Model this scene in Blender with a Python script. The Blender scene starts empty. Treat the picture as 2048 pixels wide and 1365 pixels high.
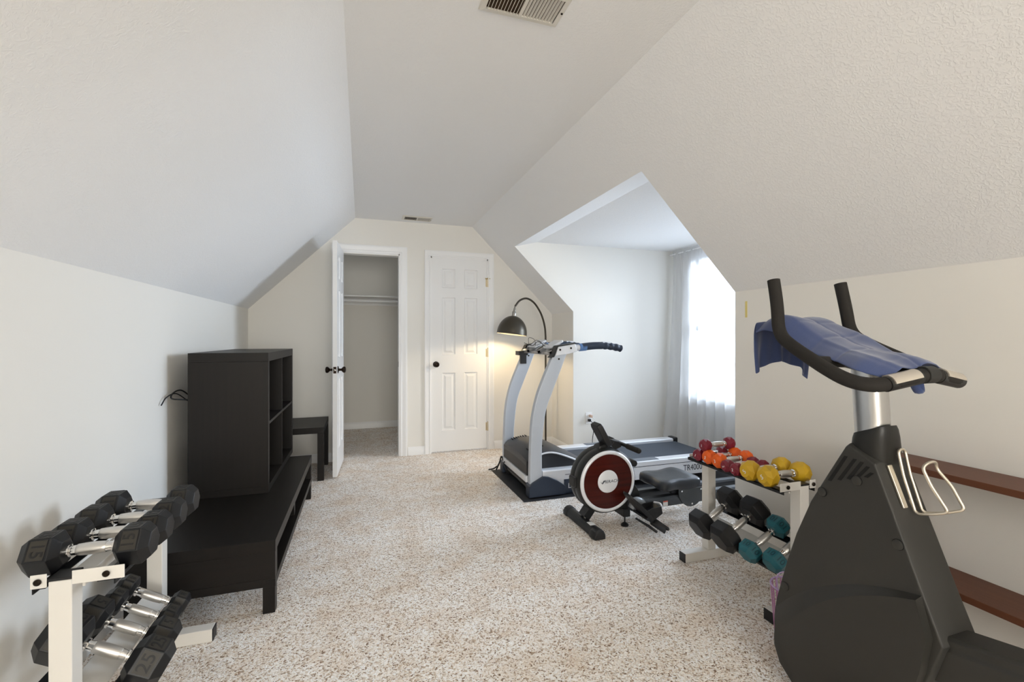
import bpy, bmesh, math, random
from mathutils import Vector, Matrix, noise
random.seed(7)
S = bpy.context.scene
C = S.collection
R = math.radians

# ------------------------------------------------------------------ camera
cam = bpy.data.cameras.new('camera'); camo = bpy.data.objects.new('camera', cam); C.objects.link(camo)
cam.sensor_fit = 'HORIZONTAL'; cam.sensor_width = 36.0; cam.lens = 36.0*910/2048
cam.shift_y = -(682.5-675)/2048
cam.clip_start = 0.02
camo.location = (0, 0, 1.20); camo.rotation_euler = (R(90), 0, -R(18.25))
S.camera = camo

# ------------------------------------------------------------------ world, light, exposure
w = bpy.data.worlds.new('sky'); S.world = w; w.use_nodes = True
bg = w.node_tree.nodes['Background']; bg.inputs[0].default_value = (0.86, 0.93, 1.0, 1); bg.inputs[1].default_value = 0.8
S.view_settings.view_transform = 'Standard'; S.view_settings.look = 'None'
S.view_settings.gamma = 1.0; S.view_settings.use_curve_mapping = False
S.view_settings.exposure = 0.36
S.cycles.max_bounces = 14; S.cycles.diffuse_bounces = 10; S.cycles.transparent_max_bounces = 12
S.cycles.sample_clamp_indirect = 6.0
S.cycles.use_denoising = True

def area(name, loc, rot, sx, sy, power, col):
    l = bpy.data.lights.new(name, 'AREA'); l.shape = 'RECTANGLE'; l.size = sx; l.size_y = sy
    l.energy = power; l.color = col
    o = bpy.data.objects.new(name, l); C.objects.link(o); o.location = loc; o.rotation_euler = rot
    return o
# daylight coming through the dormer window (points to -X)
area('daylight_dormer', (5.60, 3.05, 1.85), (0, R(82), 0), 2.2, 1.7, 720, (0.73, 0.85, 1.0))
# added fill light shining in through an invented back window (points to +Y)
area('fill_back', (0.52, -3.80, 1.35), (R(90), 0, 0), 1.75, 1.3, 118, (1.0, 0.965, 0.885))

# ------------------------------------------------------------------ materials
def mat(name, col, rough=0.5, metal=0.0, spec=0.4, bump=None, coat=0.0, sheen=0.0, var=0.0, vscale=6.0):
    m = bpy.data.materials.new(name); m.use_nodes = True
    nt = m.node_tree; b = nt.nodes['Principled BSDF']
    b.inputs['Base Color'].default_value = (*col, 1); b.inputs['Roughness'].default_value = rough
    b.inputs['Metallic'].default_value = metal; b.inputs['Specular IOR Level'].default_value = spec
    b.inputs['Coat Weight'].default_value = coat
    b.inputs['Sheen Weight'].default_value = sheen
    tc = nt.nodes.new('ShaderNodeTexCoord')
    n = nt.nodes.new('ShaderNodeTexNoise'); n.inputs['Scale'].default_value = vscale; n.inputs['Detail'].default_value = 5
    nt.links.new(tc.outputs['Object'], n.inputs['Vector'])
    if var:
        mx = nt.nodes.new('ShaderNodeMix'); mx.data_type = 'RGBA'
        mx.inputs[6].default_value = (*[c*(1-var) for c in col], 1); mx.inputs[7].default_value = (*[min(1, c*(1+var)) for c in col], 1)
        nt.links.new(n.outputs['Fac'], mx.inputs[0]); nt.links.new(mx.outputs[2], b.inputs['Base Color'])
    if bump:
        n2 = nt.nodes.new('ShaderNodeTexNoise'); n2.inputs['Scale'].default_value = bump[0]; n2.inputs['Detail'].default_value = 6
        nt.links.new(tc.outputs['Object'], n2.inputs['Vector'])
        bp = nt.nodes.new('ShaderNodeBump'); bp.inputs['Strength'].default_value = bump[1]; bp.inputs['Distance'].default_value = bump[2]
        nt.links.new(n2.outputs['Fac'], bp.inputs['Height']); nt.links.new(bp.outputs['Normal'], b.inputs['Normal'])
    return m

def lin(r, g, b):
    f = lambda c: (c/255/12.92) if c/255 <= 0.04045 else ((c/255+0.055)/1.055)**2.4
    return (f(r), f(g), f(b))

def wall_mat(name, col, sc, strength, dist, comb=False):
    m = mat(name, col, rough=0.85, spec=0.25)
    nt = m.node_tree; b = nt.nodes['Principled BSDF']; tc = [n for n in nt.nodes if n.type == 'TEX_COORD'][0]
    n1 = nt.nodes.new('ShaderNodeTexNoise'); n1.inputs['Scale'].default_value = sc; n1.inputs['Detail'].default_value = 4
    n1.inputs['Distortion'].default_value = 1.6 if comb else 0.2
    nt.links.new(tc.outputs['Object'], n1.inputs['Vector'])
    rp = nt.nodes.new('ShaderNodeValToRGB')
    rp.color_ramp.elements[0].position = 0.47 if comb else 0.3; rp.color_ramp.elements[1].position = 0.60 if comb else 0.8
    nt.links.new(n1.outputs['Fac'], rp.inputs[0])
    bp = nt.nodes.new('ShaderNodeBump'); bp.inputs['Strength'].default_value = strength; bp.inputs['Distance'].default_value = dist
    nt.links.new(rp.outputs[0], bp.inputs['Height']); nt.links.new(bp.outputs['Normal'], b.inputs['Normal'])
    return m

WALL = wall_mat('wall_paint', (0.78, 0.765, 0.725), 260, 0.10, 0.001)
CEIL = wall_mat('textured_ceiling', (0.80, 0.805, 0.81), 62, 0.24, 0.003, comb=True)
TRIM = mat('white_trim', (0.82, 0.825, 0.83), rough=0.4)
DOORM = mat('white_door', (0.80, 0.805, 0.81), rough=0.42, bump=(90, 0.02, 0.001))

def carpet_mat():
    m = bpy.data.materials.new('shag_carpet'); m.use_nodes = True
    nt = m.node_tree; b = nt.nodes['Principled BSDF']; L = nt.links
    b.inputs['Roughness'].default_value = 1.0; b.inputs['Specular IOR Level'].default_value = 0.05
    b.inputs['Sheen Weight'].default_value = 0.2
    tc = nt.nodes.new('ShaderNodeTexCoord')
    wn = nt.nodes.new('ShaderNodeTexNoise'); wn.inputs['Scale'].default_value = 60; wn.inputs['Detail'].default_value = 2
    L.new(tc.outputs['Object'], wn.inputs['Vector'])
    wm = nt.nodes.new('ShaderNodeVectorMath'); wm.operation = 'MULTIPLY_ADD'
    wm.inputs[1].default_value = (0.018, 0.018, 0.0)
    L.new(wn.outputs['Color'], wm.inputs[0]); L.new(tc.outputs['Object'], wm.inputs[2])
    v = nt.nodes.new('ShaderNodeTexVoronoi'); v.inputs['Scale'].default_value = 190; v.inputs['Randomness'].default_value = 1
    L.new(wm.outputs[0], v.inputs['Vector'])
    n = nt.nodes.new('ShaderNodeTexNoise'); n.inputs['Scale'].default_value = 150; n.inputs['Detail'].default_value = 3
    L.new(wm.outputs[0], n.inputs['Vector'])
    sep = nt.nodes.new('ShaderNodeSeparateColor'); L.new(v.outputs['Color'], sep.inputs[0])
    ramp = nt.nodes.new('ShaderNodeValToRGB'); cr = ramp.color_ramp
    cr.elements[0].position = 0.0; cr.elements[0].color = (*CARP[0], 1)
    cr.elements[1].position = 1.0; cr.elements[1].color = (*CARP[4], 1)
    for p, c in ((0.14, CARP[1]), (0.38, CARP[2]), (0.65, CARP[3])):
        e = cr.elements.new(p); e.color = (*c, 1)
    L.new(sep.outputs[0], ramp.inputs[0])
    # soft brownish patches at random
    big = nt.nodes.new('ShaderNodeTexNoise'); big.inputs['Scale'].default_value = 5.5; big.inputs['Detail'].default_value = 9; big.inputs['Roughness'].default_value = 0.68
    L.new(tc.outputs['Object'], big.inputs['Vector'])
    br = nt.nodes.new('ShaderNodeValToRGB'); br.color_ramp.elements[0].position = 0.36; br.color_ramp.elements[1].position = 0.56
    br.color_ramp.elements[0].color = (0.88, 0.80, 0.72, 1); br.color_ramp.elements[1].color = (1, 1, 1, 1)
    L.new(big.outputs['Fac'], br.inputs[0])
    mul = nt.nodes.new('ShaderNodeMix'); mul.data_type = 'RGBA'; mul.blend_type = 'MULTIPLY'; mul.inputs[0].default_value = 1
    L.new(ramp.outputs[0], mul.inputs[6]); L.new(br.outputs[0], mul.inputs[7])
    L.new(mul.outputs[2], b.inputs['Base Color'])
    ad = nt.nodes.new('ShaderNodeMath'); ad.operation = 'SUBTRACT'
    L.new(n.outputs['Fac'], ad.inputs[0]); L.new(v.outputs['Distance'], ad.inputs[1])
    bp = nt.nodes.new('ShaderNodeBump'); bp.inputs['Strength'].default_value = 0.55; bp.inputs['Distance'].default_value = 0.008
    L.new(ad.outputs[0], bp.inputs['Height']); L.new(bp.outputs['Normal'], b.inputs['Normal'])
    return m
CARP = [(0.20, 0.12, 0.07), (0.56, 0.45, 0.35), (0.86, 0.80, 0.73), (0.96, 0.93, 0.90), (1.0, 1.0, 1.0)]
CARPET = carpet_mat()

def wood_mat(name, c1, c2, scale, rough, axis=1):
    m = mat(name, c1, rough=rough, spec=0.28)
    nt = m.node_tree; b = nt.nodes['Principled BSDF']; L = nt.links
    tc = [n for n in nt.nodes if n.type == 'TEX_COORD'][0]
    mp = nt.nodes.new('ShaderNodeMapping'); s = [60, 60, 60]; s[axis] = 1.6
    mp.inputs['Scale'].default_value = s
    L.new(tc.outputs['Object'], mp.inputs['Vector'])
    n = nt.nodes.new('ShaderNodeTexNoise'); n.inputs['Scale'].default_value = scale; n.inputs['Detail'].default_value = 5
    L.new(mp.outputs[0], n.inputs['Vector'])
    mx = nt.nodes.new('ShaderNodeMix'); mx.data_type = 'RGBA'
    mx.inputs[6].default_value = (*c1, 1); mx.inputs[7].default_value = (*c2, 1)
    L.new(n.outputs['Fac'], mx.inputs[0]); L.new(mx.outputs[2], b.inputs['Base Color'])
    return m
ESPX = wood_mat('black_brown_wood_across', (0.0035, 0.0028, 0.0024), (0.010, 0.0072, 0.0055), 1.0, 0.45, axis=0)
ESPY = wood_mat('black_brown_wood_along', (0.0035, 0.0028, 0.0024), (0.010, 0.0072, 0.0055), 1.0, 0.45, axis=1)
ESPZ = wood_mat('black_brown_wood_upright', (0.0035, 0.0028, 0.0024), (0.010, 0.0072, 0.0055), 1.0, 0.45, axis=2)
SHELFW = wood_mat('red_brown_wood', (0.105, 0.038, 0.020), (0.165, 0.066, 0.036), 1.2, 0.45, axis=1)
ROWW = wood_mat('cherry_veneer', (0.010, 0.0015, 0.0012), (0.085, 0.011, 0.007), 1.0, 0.22, axis=0)

RUB = mat('black_rubber', (0.007, 0.0075, 0.009), rough=0.40, bump=(260, 0.12, 0.0008))
RUBP = mat('rubber_plate', (0.030, 0.026, 0.020), rough=0.5)
RUBT = mat('rubber_digits', (0.008, 0.008, 0.008), rough=0.55)
def vinyl(n, c): return mat(n, c, rough=0.38, bump=(200, 0.08, 0.0008))
MAROON = vinyl('maroon_vinyl', lin(122, 30, 48)); ORANGE = vinyl('orange_vinyl', lin(232, 98, 24))
YELLOW = vinyl('yellow_vinyl', lin(205, 165, 35)); TEAL = vinyl('teal_rubber', lin(38, 100, 112))
CHROME = mat('chrome', (0.78, 0.77, 0.75), rough=0.12, metal=1)
KNURL = mat('knurled_chrome', (0.70, 0.68, 0.65), rough=0.32, metal=1, bump=(900, 0.35, 0.0006))
RACKW = mat('cream_powder_coat', (0.72, 0.70, 0.66), rough=0.4)
BLKP = mat('black_plastic', (0.012, 0.012, 0.013), rough=0.45)
BLKM = mat('black_metal', (0.015, 0.016, 0.018), rough=0.35, metal=0.3)
BOLT = mat('dark_bolt', (0.03, 0.022, 0.016), rough=0.3, metal=0.9)
WTXT = mat('white_print', (0.75, 0.75, 0.75), rough=0.5)
DTXT = mat('dark_print', (0.02, 0.025, 0.04), rough=0.5)
SILV = mat('silver_paint', (0.50, 0.54, 0.60), rough=0.38, metal=0.25)
SILVL = mat('light_silver', (0.74, 0.76, 0.80), rough=0.35, metal=0.2)
NAVY = mat('navy_plastic', (0.020, 0.030, 0.052), rough=0.4, bump=(400, 0.08, 0.0006))
BELT = mat('treadmill_belt', (0.045, 0.058, 0.080), rough=0.55, bump=(700, 0.25, 0.0006))
HOODG = mat('dark_hood', (0.028, 0.030, 0.036), rough=0.42)
BLUEP = mat('blue_plastic', (0.10, 0.20, 0.42), rough=0.4)
CHARC = mat('charcoal_plastic', (0.030, 0.029, 0.026), rough=0.55, bump=(500, 0.14, 0.0006))
LOWC = mat('charcoal_semi_gloss', (0.026, 0.025, 0.022), rough=0.36)
CHARS = mat('charcoal_satin', (0.012, 0.012, 0.011), rough=0.42)
SLOT = mat('vent_slot_black', (0.004, 0.004, 0.004), rough=0.8)
FOAM = mat('foam_grip', (0.016, 0.014, 0.012), rough=0.85, bump=(500, 0.2, 0.0006))
STEEL = mat('brushed_steel', (0.62, 0.62, 0.62), rough=0.28, metal=1, bump=(40, 0.03, 0.001))
SATIN = mat('satin_wire', (0.72, 0.66, 0.56), rough=0.3, metal=0.9)
BRONZE = mat('aged_bronze', (0.075, 0.066, 0.052), rough=0.36, metal=0.75)
LAMPIN = mat('lamp_inner_white', (0.85, 0.80, 0.70), rough=0.5)
KNOB = mat('oil_rubbed_bronze', (0.022, 0.014, 0.010), rough=0.3, metal=0.8)
BRASS = mat('brass', (0.55, 0.40, 0.16), rough=0.3, metal=1)
OUTL = mat('outlet_white', (0.85, 0.85, 0.85), rough=0.35)
VENTM = mat('vent_enamel', (0.66, 0.63, 0.57), rough=0.4, metal=0.1)
VENTD = mat('vent_duct_dark', (0.05, 0.028, 0.012), rough=0.8)
MATB = mat('black_vinyl_mat', (0.022, 0.023, 0.027), rough=0.6, bump=(300, 0.2, 0.0008))
SEATM = mat('seat_vinyl', (0.030, 0.033, 0.040), rough=0.28, bump=(60, 0.05, 0.001))
PURP = mat('lilac_plastic', (0.50, 0.36, 0.62), rough=0.35)
PINKP = mat('pink_band', (0.50, 0.22, 0.42), rough=0.5)
INDIGO = mat('indigo_band', (0.020, 0.025, 0.16), rough=0.5)
STICK = mat('paper_sticker', (0.8, 0.8, 0.8), rough=0.6)
REDST = mat('red_sticker', (0.65, 0.12, 0.08), rough=0.6)
YTAPE = mat('yellow_mark', (0.72, 0.60, 0.22), rough=0.8)

def towel_mat():
    m = mat('blue_waffle_towel', lin(70, 86, 130), rough=0.95, sheen=0.4, spec=0.1)
    nt = m.node_tree; b = nt.nodes['Principled BSDF']; L = nt.links
    uv = nt.nodes.new('ShaderNodeTexCoord')
    ck = nt.nodes.new('ShaderNodeTexNoise'); ck.inputs['Scale'].default_value = 900; L.new(uv.outputs['Object'], ck.inputs['Vector'])
    mx = nt.nodes.new('ShaderNodeMix'); mx.data_type = 'RGBA'
    mx.inputs[6].default_value = (*lin(38, 50, 92), 1); mx.inputs[7].default_value = (*lin(84, 98, 138), 1)
    L.new(ck.outputs['Fac'], mx.inputs[0]); L.new(mx.outputs[2], b.inputs['Base Color'])
    bp = nt.nodes.new('ShaderNodeBump'); bp.inputs['Strength'].default_value = 0.4; bp.inputs['Distance'].default_value = 0.001
    L.new(ck.outputs['Fac'], bp.inputs['Height']); L.new(bp.outputs['Normal'], b.inputs['Normal'])
    return m
TOWEL = towel_mat()

def curtain_mat():
    m = bpy.data.materials.new('sheer_voile'); m.use_nodes = True
    nt = m.node_tree; nt.nodes.clear(); L = nt.links
    o = nt.nodes.new('ShaderNodeOutputMaterial')
    tr = nt.nodes.new('ShaderNodeBsdfTransparent'); tl = nt.nodes.new('ShaderNodeBsdfTranslucent'); df = nt.nodes.new('ShaderNodeBsdfDiffuse')
    tl.inputs[0].default_value = (0.60, 0.60, 0.60, 1); df.inputs[0].default_value = (0.90, 0.91, 0.93, 1)
    a = nt.nodes.new('ShaderNodeMixShader'); a.inputs[0].default_value = 0.55
    L.new(tl.outputs[0], a.inputs[1]); L.new(df.outputs[0], a.inputs[2])
    bmx = nt.nodes.new('ShaderNodeMixShader'); bmx.inputs[0].default_value = 0.64
    L.new(tr.outputs[0], bmx.inputs[1]); L.new(a.outputs[0], bmx.inputs[2]); L.new(bmx.outputs[0], o.inputs[0])
    return m
CURT = curtain_mat()
def glass_mat():
    m = bpy.data.materials.new('window_glass'); m.use_nodes = True
    nt = m.node_tree; nt.nodes.clear(); L = nt.links
    o = nt.nodes.new('ShaderNodeOutputMaterial')
    tr = nt.nodes.new('ShaderNodeBsdfTransparent'); gl = nt.nodes.new('ShaderNodeBsdfGlossy'); gl.inputs['Roughness'].default_value = 0.02
    mx = nt.nodes.new('ShaderNodeMixShader'); mx.inputs[0].default_value = 0.06
    L.new(tr.outputs[0], mx.inputs[1]); L.new(gl.outputs[0], mx.inputs[2]); L.new(mx.outputs[0], o.inputs[0])
    return m
GLASS = glass_mat()
def emit_mat(name, col, st):
    m = bpy.data.materials.new(name); m.use_nodes = True
    b = m.node_tree.nodes['Principled BSDF']; b.inputs['Base Color'].default_value = (*col, 1)
    b.inputs['Emission Color'].default_value = (*col, 1); b.inputs['Emission Strength'].default_value = st
    return m
BULB = emit_mat('lit_bulb', (1.0, 0.78, 0.45), 14)
BULB2 = emit_mat('lit_ceiling_glass', (1.0, 0.80, 0.55), 3)

# ------------------------------------------------------------------ mesh helpers
def V(*a): return Vector(a)
class MB:
    """collects shapes into one mesh"""
    def __init__(s): s.v = []; s.f = []
    def add(s, vs, fs):
        n = len(s.v); s.v += [Vector(v) for v in vs]; s.f += [tuple(i+n for i in f) for f in fs]; return s
    def box(s, a, b, M=None):
        x0, y0, z0 = a; x1, y1, z1 = b
        vs = [(x0,y0,z0),(x1,y0,z0),(x1,y1,z0),(x0,y1,z0),(x0,y0,z1),(x1,y0,z1),(x1,y1,z1),(x0,y1,z1)]
        if M: vs = [M @ Vector(v) for v in vs]
        return s.add(vs, [(3,2,1,0),(4,5,6,7),(0,1,5,4),(1,2,6,5),(2,3,7,6),(3,0,4,7)])
    def slab(s, pts, off):
        off = Vector(off); n = len(pts); p = [Vector(q) for q in pts]
        nrm = Vector((0,0,0))
        for i in range(n): nrm += (p[i]-p[0]).cross(p[(i+1) % n]-p[0])
        if nrm.dot(off) > 0: p = p[::-1]
        vs = p + [q+off for q in p]
        fs = [tuple(range(n)), tuple(range(2*n-1, n-1, -1))] + [(i, i+n, (i+1) % n+n, (i+1) % n) for i in range(n)]
        return s.add(vs, fs)
    def rings(s, rings, closed=True, cap0=True, cap1=True):
        n = len(rings[0]); vs = [q for r in rings for q in r]; fs = []
        for k in range(len(rings)-1):
            for i in range(n if closed else n-1):
                j = (i+1) % n
                fs.append((k*n+i, k*n+j, (k+1)*n+j, (k+1)*n+i))
        if cap0: fs.append(tuple(range(n-1, -1, -1)))
        if cap1: fs.append(tuple(range((len(rings)-1)*n, len(rings)*n)))
        return s.add(vs, fs)
    def lathe(s, prof, org=(0,0,0), axis='Z', seg=32, M=None, cap=True):
        """prof: (radius, height) pairs"""
        rs = []
        for r, h in prof:
            ring = []
            for i in range(seg):
                a = 2*math.pi*i/seg; c, d = max(r, 1e-5)*math.cos(a), max(r, 1e-5)*math.sin(a)
                q = {'Z': (c, d, h), 'X': (h, c, d), 'Y': (d, h, c)}[axis]
                q = Vector(q)+Vector(org)
                ring.append(M @ q if M else q)
            rs.append(ring)
        return s.rings(rs, cap0=cap, cap1=cap)
    def tube(s, path, r, seg=12, closed=False, flat=None, up=None):
        P = [Vector(p) for p in path]; n = len(P); rs = []
        T = []
        for i in range(n):
            a = P[i-1] if (i > 0 or closed) else P[i]; b = P[(i+1) % n] if (i < n-1 or closed) else P[i]
            T.append((b-a).normalized())
        u = Vector(up) if up else (Vector((0,0,1)) if abs(T[0].z) < 0.9 else Vector((1,0,0)))
        u = (u - T[0]*u.dot(T[0])).normalized()
        for i in range(n):
            if i:
                u = (u - T[i]*u.dot(T[i]))
                u.normalize()
            v = T[i].cross(u); rr = r[i] if isinstance(r, (list, tuple)) else r
            fl = flat or 1.0
            rs.append([P[i] + u*math.cos(2*math.pi*k/seg)*rr + v*math.sin(2*math.pi*k/seg)*rr*fl for k in range(seg)])
        if closed: rs.append(rs[0]); return s.rings(rs, cap0=False, cap1=False)
        return s.rings(rs)
    def build(s, name, m, parent=None, bevel=0, seg=2, smooth=None, M=None, loc=None, weld=False):
        me = bpy.data.meshes.new(name)
        vs = s.v if M is None else [M @ v for v in s.v]
        me.from_pydata([tuple(v) for v in vs], [], s.f); me.update()
        bm = bmesh.new(); bm.from_mesh(me)
        if weld: bmesh.ops.remove_doubles(bm, verts=bm.verts, dist=1e-5)
        bmesh.ops.recalc_face_normals(bm, faces=bm.faces); bm.to_mesh(me); bm.free()
        me.materials.append(m)
        if smooth is not None or bevel:
            for p in me.polygons: p.use_smooth = True
            me.set_sharp_from_angle(angle=R(smooth or 30))
        o = bpy.data.objects.new(name, me); C.objects.link(o)
        if parent: o.parent = parent
        if loc: o.location = loc
        if bevel:
            b = o.modifiers.new('edge', 'BEVEL'); b.width = bevel; b.segments = seg; b.limit_method = 'ANGLE'; b.angle_limit = R(35)
            b.harden_normals = True
        return o

def cr(points, n=8, closed=False):
    """smooth path through points"""
    P = [Vector(p) for p in points]; out = []; N = len(P)
    rng = N if closed else N-1
    for i in range(rng):
        p1, p2 = P[i], P[(i+1) % N]
        p0 = P[i-1] if (i > 0 or closed) else p1*2-p2
        p3 = P[(i+2) % N] if (i+2 < N or closed) else p2*2-p1
        for k in range(n):
            t = k/n
            out.append(0.5*((2*p1)+(-p0+p2)*t+(2*p0-5*p1+4*p2-p3)*t*t+(-p0+3*p1-3*p2+p3)*t**3))
    if not closed: out.append(P[-1])
    return out

def rounded(points, r, n=5):
    """polyline with rounded corners"""
    P = [Vector(p) for p in points]; out = [P[0]]
    for i in range(1, len(P)-1):
        a, b, c = P[i-1], P[i], P[i+1]
        d1 = min(r, (a-b).length*0.49); d2 = min(r, (c-b).length*0.49)
        s, e = b+(a-b).normalized()*d1, b+(c-b).normalized()*d2
        for k in range(n+1):
            t = k/n; out.append(s*(1-t)**2 + b*2*t*(1-t) + e*t*t)
    out.append(P[-1]); return out

def tag(o, label, cat, group=None, kind=None):
    if label: o['label'] = label
    if cat: o['category'] = cat
    if group: o['group'] = group
    if kind: o['kind'] = kind
    return o
def thing(name, label, cat, loc=(0,0,0), group=None, rot=(0,0,0)):
    o = bpy.data.objects.new(name, None); o.empty_display_size = 0.05; C.objects.link(o)
    o.location = loc; o.rotation_euler = rot
    return tag(o, label, cat, group)
def struct(o): o['kind'] = 'structure'; return o
def lab(o, l): o['label'] = l; return o

def text_obj(name, body, size, m, parent, M, extrude=0.0004, align='CENTER', offset=0.0, shear=0.0, sx=1.0):
    cu = bpy.data.curves.new(name, 'FONT'); cu.body = body; cu.size = size; cu.extrude = extrude
    cu.align_x = align; cu.align_y = 'CENTER'; cu.offset = offset; cu.shear = shear
    t = bpy.data.objects.new(name, cu); C.objects.link(t)
    dg = bpy.context.evaluated_depsgraph_get(); dg.update()
    me = bpy.data.meshes.new_from_object(t.evaluated_get(dg)); bpy.data.objects.remove(t); bpy.data.curves.remove(cu)
    me.name = name; me.transform(Matrix.Diagonal((sx, 1, 1, 1))); me.transform(M); me.materials.clear(); me.materials.append(m)
    o = bpy.data.objects.new(name, me); C.objects.link(o); o.parent = parent
    return o
def frame(origin, x, z):
    """matrix whose X axis is x (text direction) and Z axis is z (surface normal)"""
    x = Vector(x).normalized(); z = Vector(z).normalized(); y = z.cross(x)
    M = Matrix.Identity(4)
    for i in range(3): M[i][0], M[i][1], M[i][2], M[i][3] = x[i], y[i], z[i], origin[i]
    return M

# ------------------------------------------------------------------ room
XL, XR, YW, YB, H, KN = -0.99, 2.027, 4.714, -3.6, 2.37, 1.46
CL, CRt = -0.062, 1.111            # flat ceiling limits
D0, D1, DW, DH = 2.073, 4.172, 3.265, 2.134   # dormer
DT = (1.404, 2.08)                 # where the dormer ceiling meets the slope
T = 0.10
m = MB(); m.slab([(XL-T, YB-T, 0), (DW+T, YB-T, 0), (DW+T, 6.4, 0), (XL-T, 6.4, 0)], (0, 0, -T)); struct(m.build('floor', CARPET))
m = MB(); m.slab([(XL, YB, 0), (XL, 6.3, 0), (XL, 6.3, KN), (XL, YB, KN)], (-T, 0, 0)); struct(m.build('wall_left', WALL))
m = MB()
for a, b in ((YB, D0-.001), (D1+.001, YW)):
    m.slab([(XR, a, 0), (XR, b, 0), (XR, b, KN), (XR, a, KN)], (T*0.5, 0, 0))
struct(m.build('wall_right', WALL))
m = MB(); m.slab([(CL, YB, H), (CRt, YB, H), (CRt, YW, H), (CL, YW, H)], (0, 0, T)); struct(m.build('ceiling', CEIL))
m = MB(); m.slab([(XL, YB, KN), (XL, YW, KN), (CL, YW, H), (CL, YB, H)], (-0.06, 0, 0.06)); struct(m.build('ceiling_left', CEIL))
m = MB()
off = (0.04, 0, 0.04)
for a, b in ((YB, D0-.001), (D1+.001, YW)):
    m.slab([(CRt, a, H), (CRt, b, H), (XR, b, KN), (XR, a, KN)], off)
m.slab([(CRt, D0-.001, H), (CRt, D1+.001, H), (DT[0], D1+.001, DT[1]), (DT[0], D0-.001, DT[1])], off)
struct(m.build('ceiling_right', CEIL))
# far wall with two openings
OL0, OL1, OH = -0.205, 0.363, 2.02
DL0, DL1, DHT = 0.672, 1.283, 2.033
m = MB()
def fw(pts): m.slab([(x, YW, z) for x, z in pts], (0, T, 0))
fw([(XL, 0), (OL0, 0), (OL0, H-(CL-OL0)*0.98), (XL, KN)])
fw([(OL0, OH), (OL1, OH), (OL1, H), (CL, H), (OL0, H-(CL-OL0)*0.98)])
fw([(OL1, 0), (DL0, 0), (DL0, H), (OL1, H)])
fw([(DL0, DHT), (DL1, DHT), (DL1, H-(DL1-CRt)*0.993), (CRt, H), (DL0, H)])
fw([(DL1, 0), (XR, 0), (XR, KN), (DL1, H-(DL1-CRt)*0.993)])
struct(m.build('wall_far', WALL))
# dormer
side = [(XR+.001, 0), (DW, 0), (DW, DH), (1.63, DH), (DT[0]+.0015, DT[1]), (XR+.001, KN+.0012)]
m = MB(); m.slab([(x, D1, z) for x, z in side], (0, 0.06, 0)); struct(m.build('wall_dormer_far', WALL))
m = MB(); m.slab([(x, D0, z) for x, z in side], (0, -0.06, 0)); struct(m.build('wall_dormer_near', WALL))
m = MB(); m.slab([(DT[0]+.001, D0, DT[1]), (DT[0]+.001, D1, DT[1]), (1.63, D1, DH), (1.63, D0, DH)], (0, 0, 0.05))
m.slab([(1.63, D0, DH), (1.63, D1, DH), (DW, D1, DH), (DW, D0, DH)], (0, 0, 0.05)); struct(m.build('ceiling_dormer', CEIL))
W0, W1, WZ0, WZ1 = 2.36, 3.88, 0.60, 1.99
m = MB()
for a, b, c, d in ((D0, W0, 0, DH), (W1, D1, 0, DH), (W0, W1, 0, WZ0), (W0, W1, WZ1, DH)):
    m.slab([(DW, a, c), (DW, b, c), (DW, b, d), (DW, a, d)], (T, 0, 0))
struct(m.build('wall_dormer_window', WALL))
# window: casing, frame, sashes, glass, sill
m = MB()
for a, b, c, d in ((W0-.06, W0, WZ0-.02, WZ1+.06), (W1, W1+.06, WZ0-.02, WZ1+.06), (W0, W1, WZ1, WZ1+.06)):
    m.box((DW-.018, a, c), (DW-.0005, b, d))
wn = struct(m.build('window_1', TRIM, bevel=.003))
m = MB(); zm = (WZ0+WZ1)/2
for a, b, c, d in ((W0, W0+.05, WZ0, WZ1), (W1-.05, W1, WZ0, WZ1), (W0, W1, WZ0, WZ0+.05), (W0, W1, WZ1-.05, WZ1), (W0, W1, zm-.025, zm+.025)):
    m.box((DW+.02, a, c), (DW+.07, b, d))
for k in (1, 2):
    y = W0+(W1-W0)*k/3; m.box((DW+.035, y-.010, WZ0+.05), (DW+.055, y+.010, WZ1-.05))
for z in (zm-(zm-WZ0)/2, zm+(WZ1-zm)/2): m.box((DW+.035, W0+.05, z-.010), (DW+.055, W1-.05, z+.010))
m.build('window_sash', TRIM, wn)
m = MB(); m.box((DW+.042, W0+.05, WZ0+.05), (DW+.046, W1-.05, WZ1-.05)); m.build('window_pane', GLASS, wn)
m = MB(); m.box((DW-.05, W0-.08, WZ0-.03), (DW+.02, W1+.08, WZ0)); m.build('window_sill', TRIM, wn, bevel=.004)
# back wall behind the viewpoint, with an unseen window added for fill light
m = MB(); BW0, BW1, BZ0, BZ1 = -0.35, 1.40, 0.70, 2.00
def bw(pts): m.slab([(x, YB, z) for x, z in pts], (0, -T, 0))
bw([(XL, 0), (BW0, 0), (BW0, 2.088), (XL, KN)])
bw([(BW0, 0), (BW1, 0), (BW1, BZ0), (BW0, BZ0)])
bw([(BW0, BZ1), (BW1, BZ1), (BW1, 2.083), (CRt, H), (CL, H), (BW0, 2.088)])
bw([(BW1, 0), (XR, 0), (XR, KN), (BW1, 2.083)])
struct(m.build('wall_back', WALL))
m = MB()
for a, b, c, d in ((BW0, BW0+.06, BZ0, BZ1), (BW1-.06, BW1, BZ0, BZ1), (BW0, BW1, BZ0, BZ0+.05), (BW0, BW1, BZ1-.05, BZ1), (BW0, BW1, 1.30, 1.35)):
    m.box((a, YB-.07, c), (b, YB-.03, d))
wb = struct(m.build('added_back_window', TRIM))
m = MB(); m.box((BW0+.06, YB-.052, BZ0+.05), (BW1-.06, YB-.048, BZ1-.05)); m.build('window_pane', GLASS, wb)
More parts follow.
